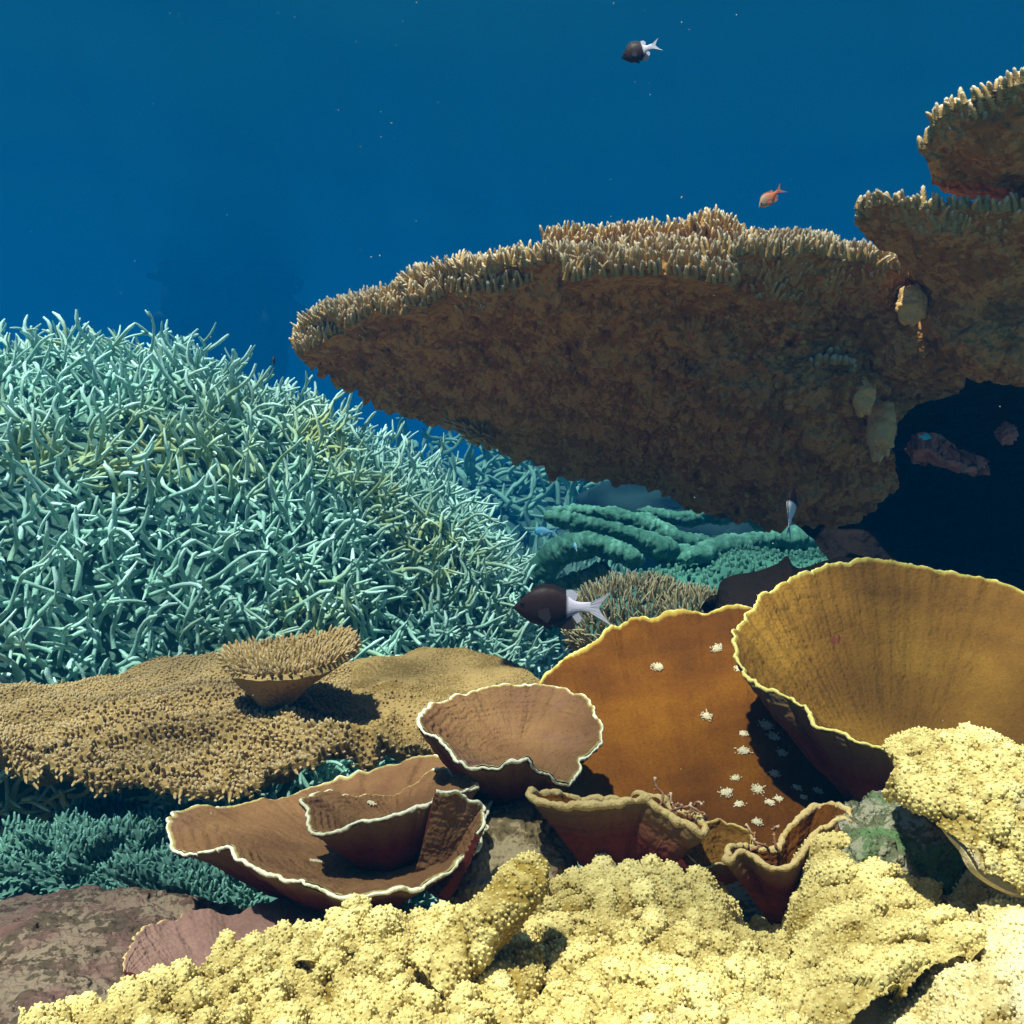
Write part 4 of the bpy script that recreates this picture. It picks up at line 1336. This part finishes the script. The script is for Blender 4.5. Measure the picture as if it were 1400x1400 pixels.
yellow('yellow dome of knobbly coral leaning in from the right edge', [
    [(1216, 1040, .66), (1240, 1020, .68), (1290, 1012, .70), (1350, 1018, .70), (1400, 1034, .70), (1500, 1070, .70)],
    [(1222, 1050, .62), (1260, 1035, .625), (1310, 1030, .63), (1370, 1040, .63), (1500, 1080, .63)],
    [(1226, 1070, .60), (1275, 1095, .58), (1330, 1095, .58), (1390, 1100, .58), (1500, 1120, .58)],
    [(1235, 1082, .60), (1275, 1122, .575), (1318, 1158, .56), (1345, 1195, .555), (1400, 1225, .555), (1500, 1250, .555)]], disp=.006, L=.0065, cell=.0085, thick=.004, base_off=-.004, lean=(-.1, 0, .35))

# ------------------------------------------------------------------ fish
def mat_plain(name, col, rough=.5):
    m = bpy.data.materials.new(name)
    m.use_nodes = True
    b = m.node_tree.nodes["Principled BSDF"]
    N, L = m.node_tree.nodes, m.node_tree.links
    geo = N.new("ShaderNodeNewGeometry")
    no = N.new("ShaderNodeTexNoise"); no.inputs["Scale"].default_value = 700
    L.new(geo.outputs["Position"], no.inputs["Vector"])
    mx = N.new("ShaderNodeMixRGB"); L.new(no.outputs[0], mx.inputs[0])
    mx.inputs[1].default_value = (*[c * .75 for c in col], 1); mx.inputs[2].default_value = (*[min(c * 1.2, 1) for c in col], 1)
    L.new(mx.outputs[0], b.inputs["Base Color"])
    b.inputs["Roughness"].default_value = rough
    return m


def mat_fish(name, front, rear, edge, soft=.02):
    m = mat_coral(name, [tuple(c * .8 for c in front), front], tipcol=rear, scale=60, fine=900, bump=.15, rough=.5, tip_from=edge - soft, tip_to=edge + soft)
    return m


def fish(name, label, pos, length, heading, pitch, roll, depth_k, mats, tail=True, deep=.46):
    """body along +x (nose at +x), z up; returns nothing"""
    n, s = 30, 20
    x = np.linspace(0, 1, n)
    prof = np.interp(x, [0, .04, .12, .25, .40, .55, .68, .78, .86, 1.0], [.03, .16, .48, .86, 1.0, .90, .62, .33, .25, .27]) * deep / 2
    wid = np.interp(x, [0, .05, .2, .4, .6, .8, 1.0], [.02, .25, .8, 1.0, .7, .25, .06]) * deep * .19
    cz = np.interp(x, [0, .3, .6, 1], [-.02, 0, .0, .005])
    th = np.linspace(0, 2 * np.pi, s, endpoint=False)
    BL = .80
    g = np.stack([np.repeat((.5 - x * BL)[:, None], s, 1), wid[:, None] * np.cos(th)[None], cz[:, None] + prof[:, None] * np.sin(th)[None]], -1)
    ch, sh = math.cos(heading), math.sin(heading)
    cp, sp = math.cos(pitch), math.sin(pitch)
    cr_, sr = math.cos(roll), math.sin(roll)
    Rz = np.array([[ch, -sh, 0], [sh, ch, 0], [0, 0, 1]])
    Ry = np.array([[cp, 0, -sp], [0, 1, 0], [sp, 0, cp]])
    Rx = np.array([[1, 0, 0], [0, cr_, -sr], [0, sr, cr_]])
    A = Rz @ Ry @ Rx

    def tf(v):
        return (np.asarray(v, float) * length) @ A.T + np.array(pos)
    root = empty(name, tuple(tf([0, 0, -.2])))
    tag(root, label, 'fish')
    T = np.repeat(x[:, None], s, 1)
    b = MB(); b.grid(tf(g), t=T, closed=True)
    b.grid(tf(np.stack([g[-1], np.repeat(g[-1].mean(0)[None], s, 0)])), t=1.0, closed=True)
    b.build('body', mats[0], root)

    def fin(nm, outline, base, mat, th_=.006, tt=0.0):
        o = np.array(outline, float)
        bs = np.array(base, float)
        k = len(o)
        rows = []
        for f in np.linspace(0, 1, 6):
            p = bs + (o - bs) * f
            p = np.stack([p[:, 0], np.zeros(k), p[:, 1]], 1)
            p = curve(p, 24)
            rows.append(p)
        gg = np.array(rows)
        w = np.linspace(1, .15, 6)[:, None] * th_
        ray = 1 + .35 * np.sin(np.linspace(0, 24 * 1.5, 24))[None]
        a = gg.copy(); a[..., 1] += w * ray
        c = gg.copy(); c[..., 1] -= w * ray
        b = MB(); b.grid(tf(a), t=tt); b.grid(tf(c), t=tt, flip=True); b.grid(tf(np.stack([a[-1], c[-1]])), t=tt)
        b.build(nm, mat, root)
    bx = lambda f: .5 - f * BL
    # dorsal: front dark part and rear pale part
    fin('dorsal_fin', [(bx(.22), .20 * deep * 2.1), (bx(.35), .28 * deep * 2), (bx(.5), .285 * deep * 2), (bx(.66), .22 * deep * 2.1)], [(bx(.24), .16 * deep * 2), (bx(.38), .22 * deep * 2), (bx(.52), .20 * deep * 2), (bx(.66), .13 * deep * 2)], mats[1])
    fin('rear_dorsal_fin', [(bx(.68), .20 * deep * 2.2), (bx(.76), .20 * deep * 2.2), (bx(.83), .15 * deep * 2.2)], [(bx(.68), .12 * deep * 2), (bx(.76), .075 * deep * 2), (bx(.80), .06 * deep * 2)], mats[2])
    fin('anal_fin', [(bx(.52), -.24 * deep * 2), (bx(.62), -.27 * deep * 2), (bx(.76), -.28 * deep * 2), (bx(.80), -.24 * deep * 2)], [(bx(.5), -.2 * deep * 2), (bx(.58), -.17 * deep * 2), (bx(.68), -.12 * deep * 2), (bx(.74), -.08 * deep * 2)], mats[1])
    fin('rear_anal_fin', [(bx(.82), -.20 * deep * 2), (bx(.87), -.17 * deep * 2), (bx(.88), -.12 * deep * 2)], [(bx(.74), -.08 * deep * 2), (bx(.78), -.065 * deep * 2), (bx(.82), -.06 * deep * 2)], mats[2])
    fin('pelvic_fin', [(bx(.42), -.27 * deep * 2), (bx(.50), -.30 * deep * 2), (bx(.52), -.25 * deep * 2)], [(bx(.36), -.22 * deep * 2), (bx(.40), -.22 * deep * 2), (bx(.44), -.21 * deep * 2)], mats[1])
    if tail:
        fin('tail_fin', [(-.50, .16), (-.44, .10), (-.39, .03), (-.38, 0), (-.39, -.03), (-.45, -.11), (-.53, -.19)], [(-.29, .055), (-.29, .04), (-.29, .02), (-.29, 0), (-.29, -.02), (-.29, -.04), (-.29, -.055)], mats[2])
    for sgn in (-1, 1):
        e = MB()
        th2 = np.linspace(0, 2 * np.pi, 14, endpoint=False)
        ph2 = np.linspace(.05, np.pi - .05, 9)
        TH, PH = np.meshgrid(th2, ph2)
        q = np.stack([np.sin(PH) * np.cos(TH), np.cos(PH) * .5, np.sin(PH) * np.sin(TH)], -1) * .026
        wy = float(np.interp(.13, x, wid))
        e.grid(tf(q + np.array([bx(.13), sgn * wy * .93, .02])), closed=True)
        e.build('eye', M_EYE, root)
        f = MB()
        base = np.array([[bx(.34), sgn * wy * 1.7, -.03], [bx(.34), sgn * wy * 1.7, -.07], [bx(.34), sgn * wy * 1.7, -.10]])
        tip_ = base + np.array([[-.10, sgn * .02, .03], [-.13, sgn * .03, -.03], [-.09, sgn * .02, -.06]])
        f.grid(tf(np.stack([base, tip_])))
        f.grid(tf(np.stack([base + [0, sgn * .002, 0], tip_ + [0, sgn * .002, 0]])), flip=True)
        f.build('pectoral_fin', mats[1], root)
    return root


M_EYE = mat_plain('fish_eye', (.004, .004, .005), .1)
F_DARK = mat_plain('fish_fin_dark', (.018, .009, .008), .5)
F_WHITE = mat_plain('fish_fin_white', (.48, .46, .54), .5)
F_BI = mat_fish('bicolour_fish_skin', (.026, .012, .010), (.60, .55, .66), .70)
PI = math.pi
# main fish: nose at (705,830), tail tips at ~ (835,845), 130 px at .78 m
fish('damselfish', 'dark brown fish with white tail swimming left in front of the staghorn', P(768, 830, 1.15), .1035, PI - .12, R(1), 0, 1, (F_BI, F_DARK, F_WHITE), deep=.40)
fish('damselfish', 'dark fish with white tail alone high in open blue water', P(876, 69, 1.25), .046, PI - .25, R(-14), 0, 1, (F_BI, F_DARK, F_WHITE), deep=.50)
F_BI2 = mat_fish('bicolour_fish_skin_sunlit', (.026, .012, .010), (.9, .88, .9), .45)  # larger, whiter rear: a sun patch painted into the skin
fish('damselfish', 'narrow end-on fish with white tail hanging below the table coral', P(1081, 700, 1.16), .060, R(60), R(72), 0, 1, (F_BI2, F_DARK, F_WHITE), deep=.42)
F_OR = mat_fish('orange_fish_skin', (.34, .24, .16), (.55, .16, .08), .5, .2)
F_ORF = mat_plain('orange_fish_fin', (.45, .16, .08))
fish('anthias', 'small orange brown fish diving above the big table coral', P(1054, 269, 1.3), .040, PI + .2, R(-38), 0, 1, (F_OR, F_ORF, F_ORF), deep=.36)
F_TEAL = mat_fish('teal_fish_skin', (.05, .55, .60), (.10, .6, .65), .5, .2)
F_TEALF = mat_plain('teal_fish_fin', (.08, .5, .6))
fish('reef_fish', 'tiny teal fish glinting in the black hollow at right', P(1264, 597, 1.28), .018, R(10), 0, 0, 1, (F_TEAL, F_TEALF, F_TEALF), deep=.40)
F_BLUE = mat_fish('blue_fish_skin', (.12, .45, .75), (.3, .6, .8), .5, .2)
F_BLUEF = mat_plain('blue_fish_fin', (.2, .5, .75))
fish('reef_fish', 'blue fish gliding left of the antler coral fingers', P(746, 727, 2.4), .055, PI, 0, 0, 1, (F_BLUE, F_BLUEF, F_BLUEF), deep=.36)
fish('reef_fish', 'tiny pale blue fish hovering before the arched antler coral', P(787, 748, 2.0), .019, R(120), R(60), 0, 1, (F_BLUE, F_BLUEF, F_WHITE), deep=.40)
fish('reef_fish', 'small dark fish upright at the top edge of the staghorn mound', P(374, 497, 1.75), .030, R(100), R(65), 0, 1, (F_DARK, F_DARK, F_DARK), deep=.40)

# ------------------------------------------------------------------ drifting specks
k = MB()
N = 420
dd = rng.uniform(.6, 2.6, N)
pp = np.array([P(rng.uniform(-150, 1550), rng.uniform(-150, 1150), a) for a in dd])
plant(k, [tmpl_branch(99, 5, 4, 0, .8, .5, 0)], pp, rng.normal(size=(N, 3)), .0009 * (.5 + rng.random(N)), .00035 * (.5 + rng.random(N)))
o = k.build('drifting_particles', M['white'])
tag(o, 'fine pale specks drifting through the water', 'particles', kind='stuff')
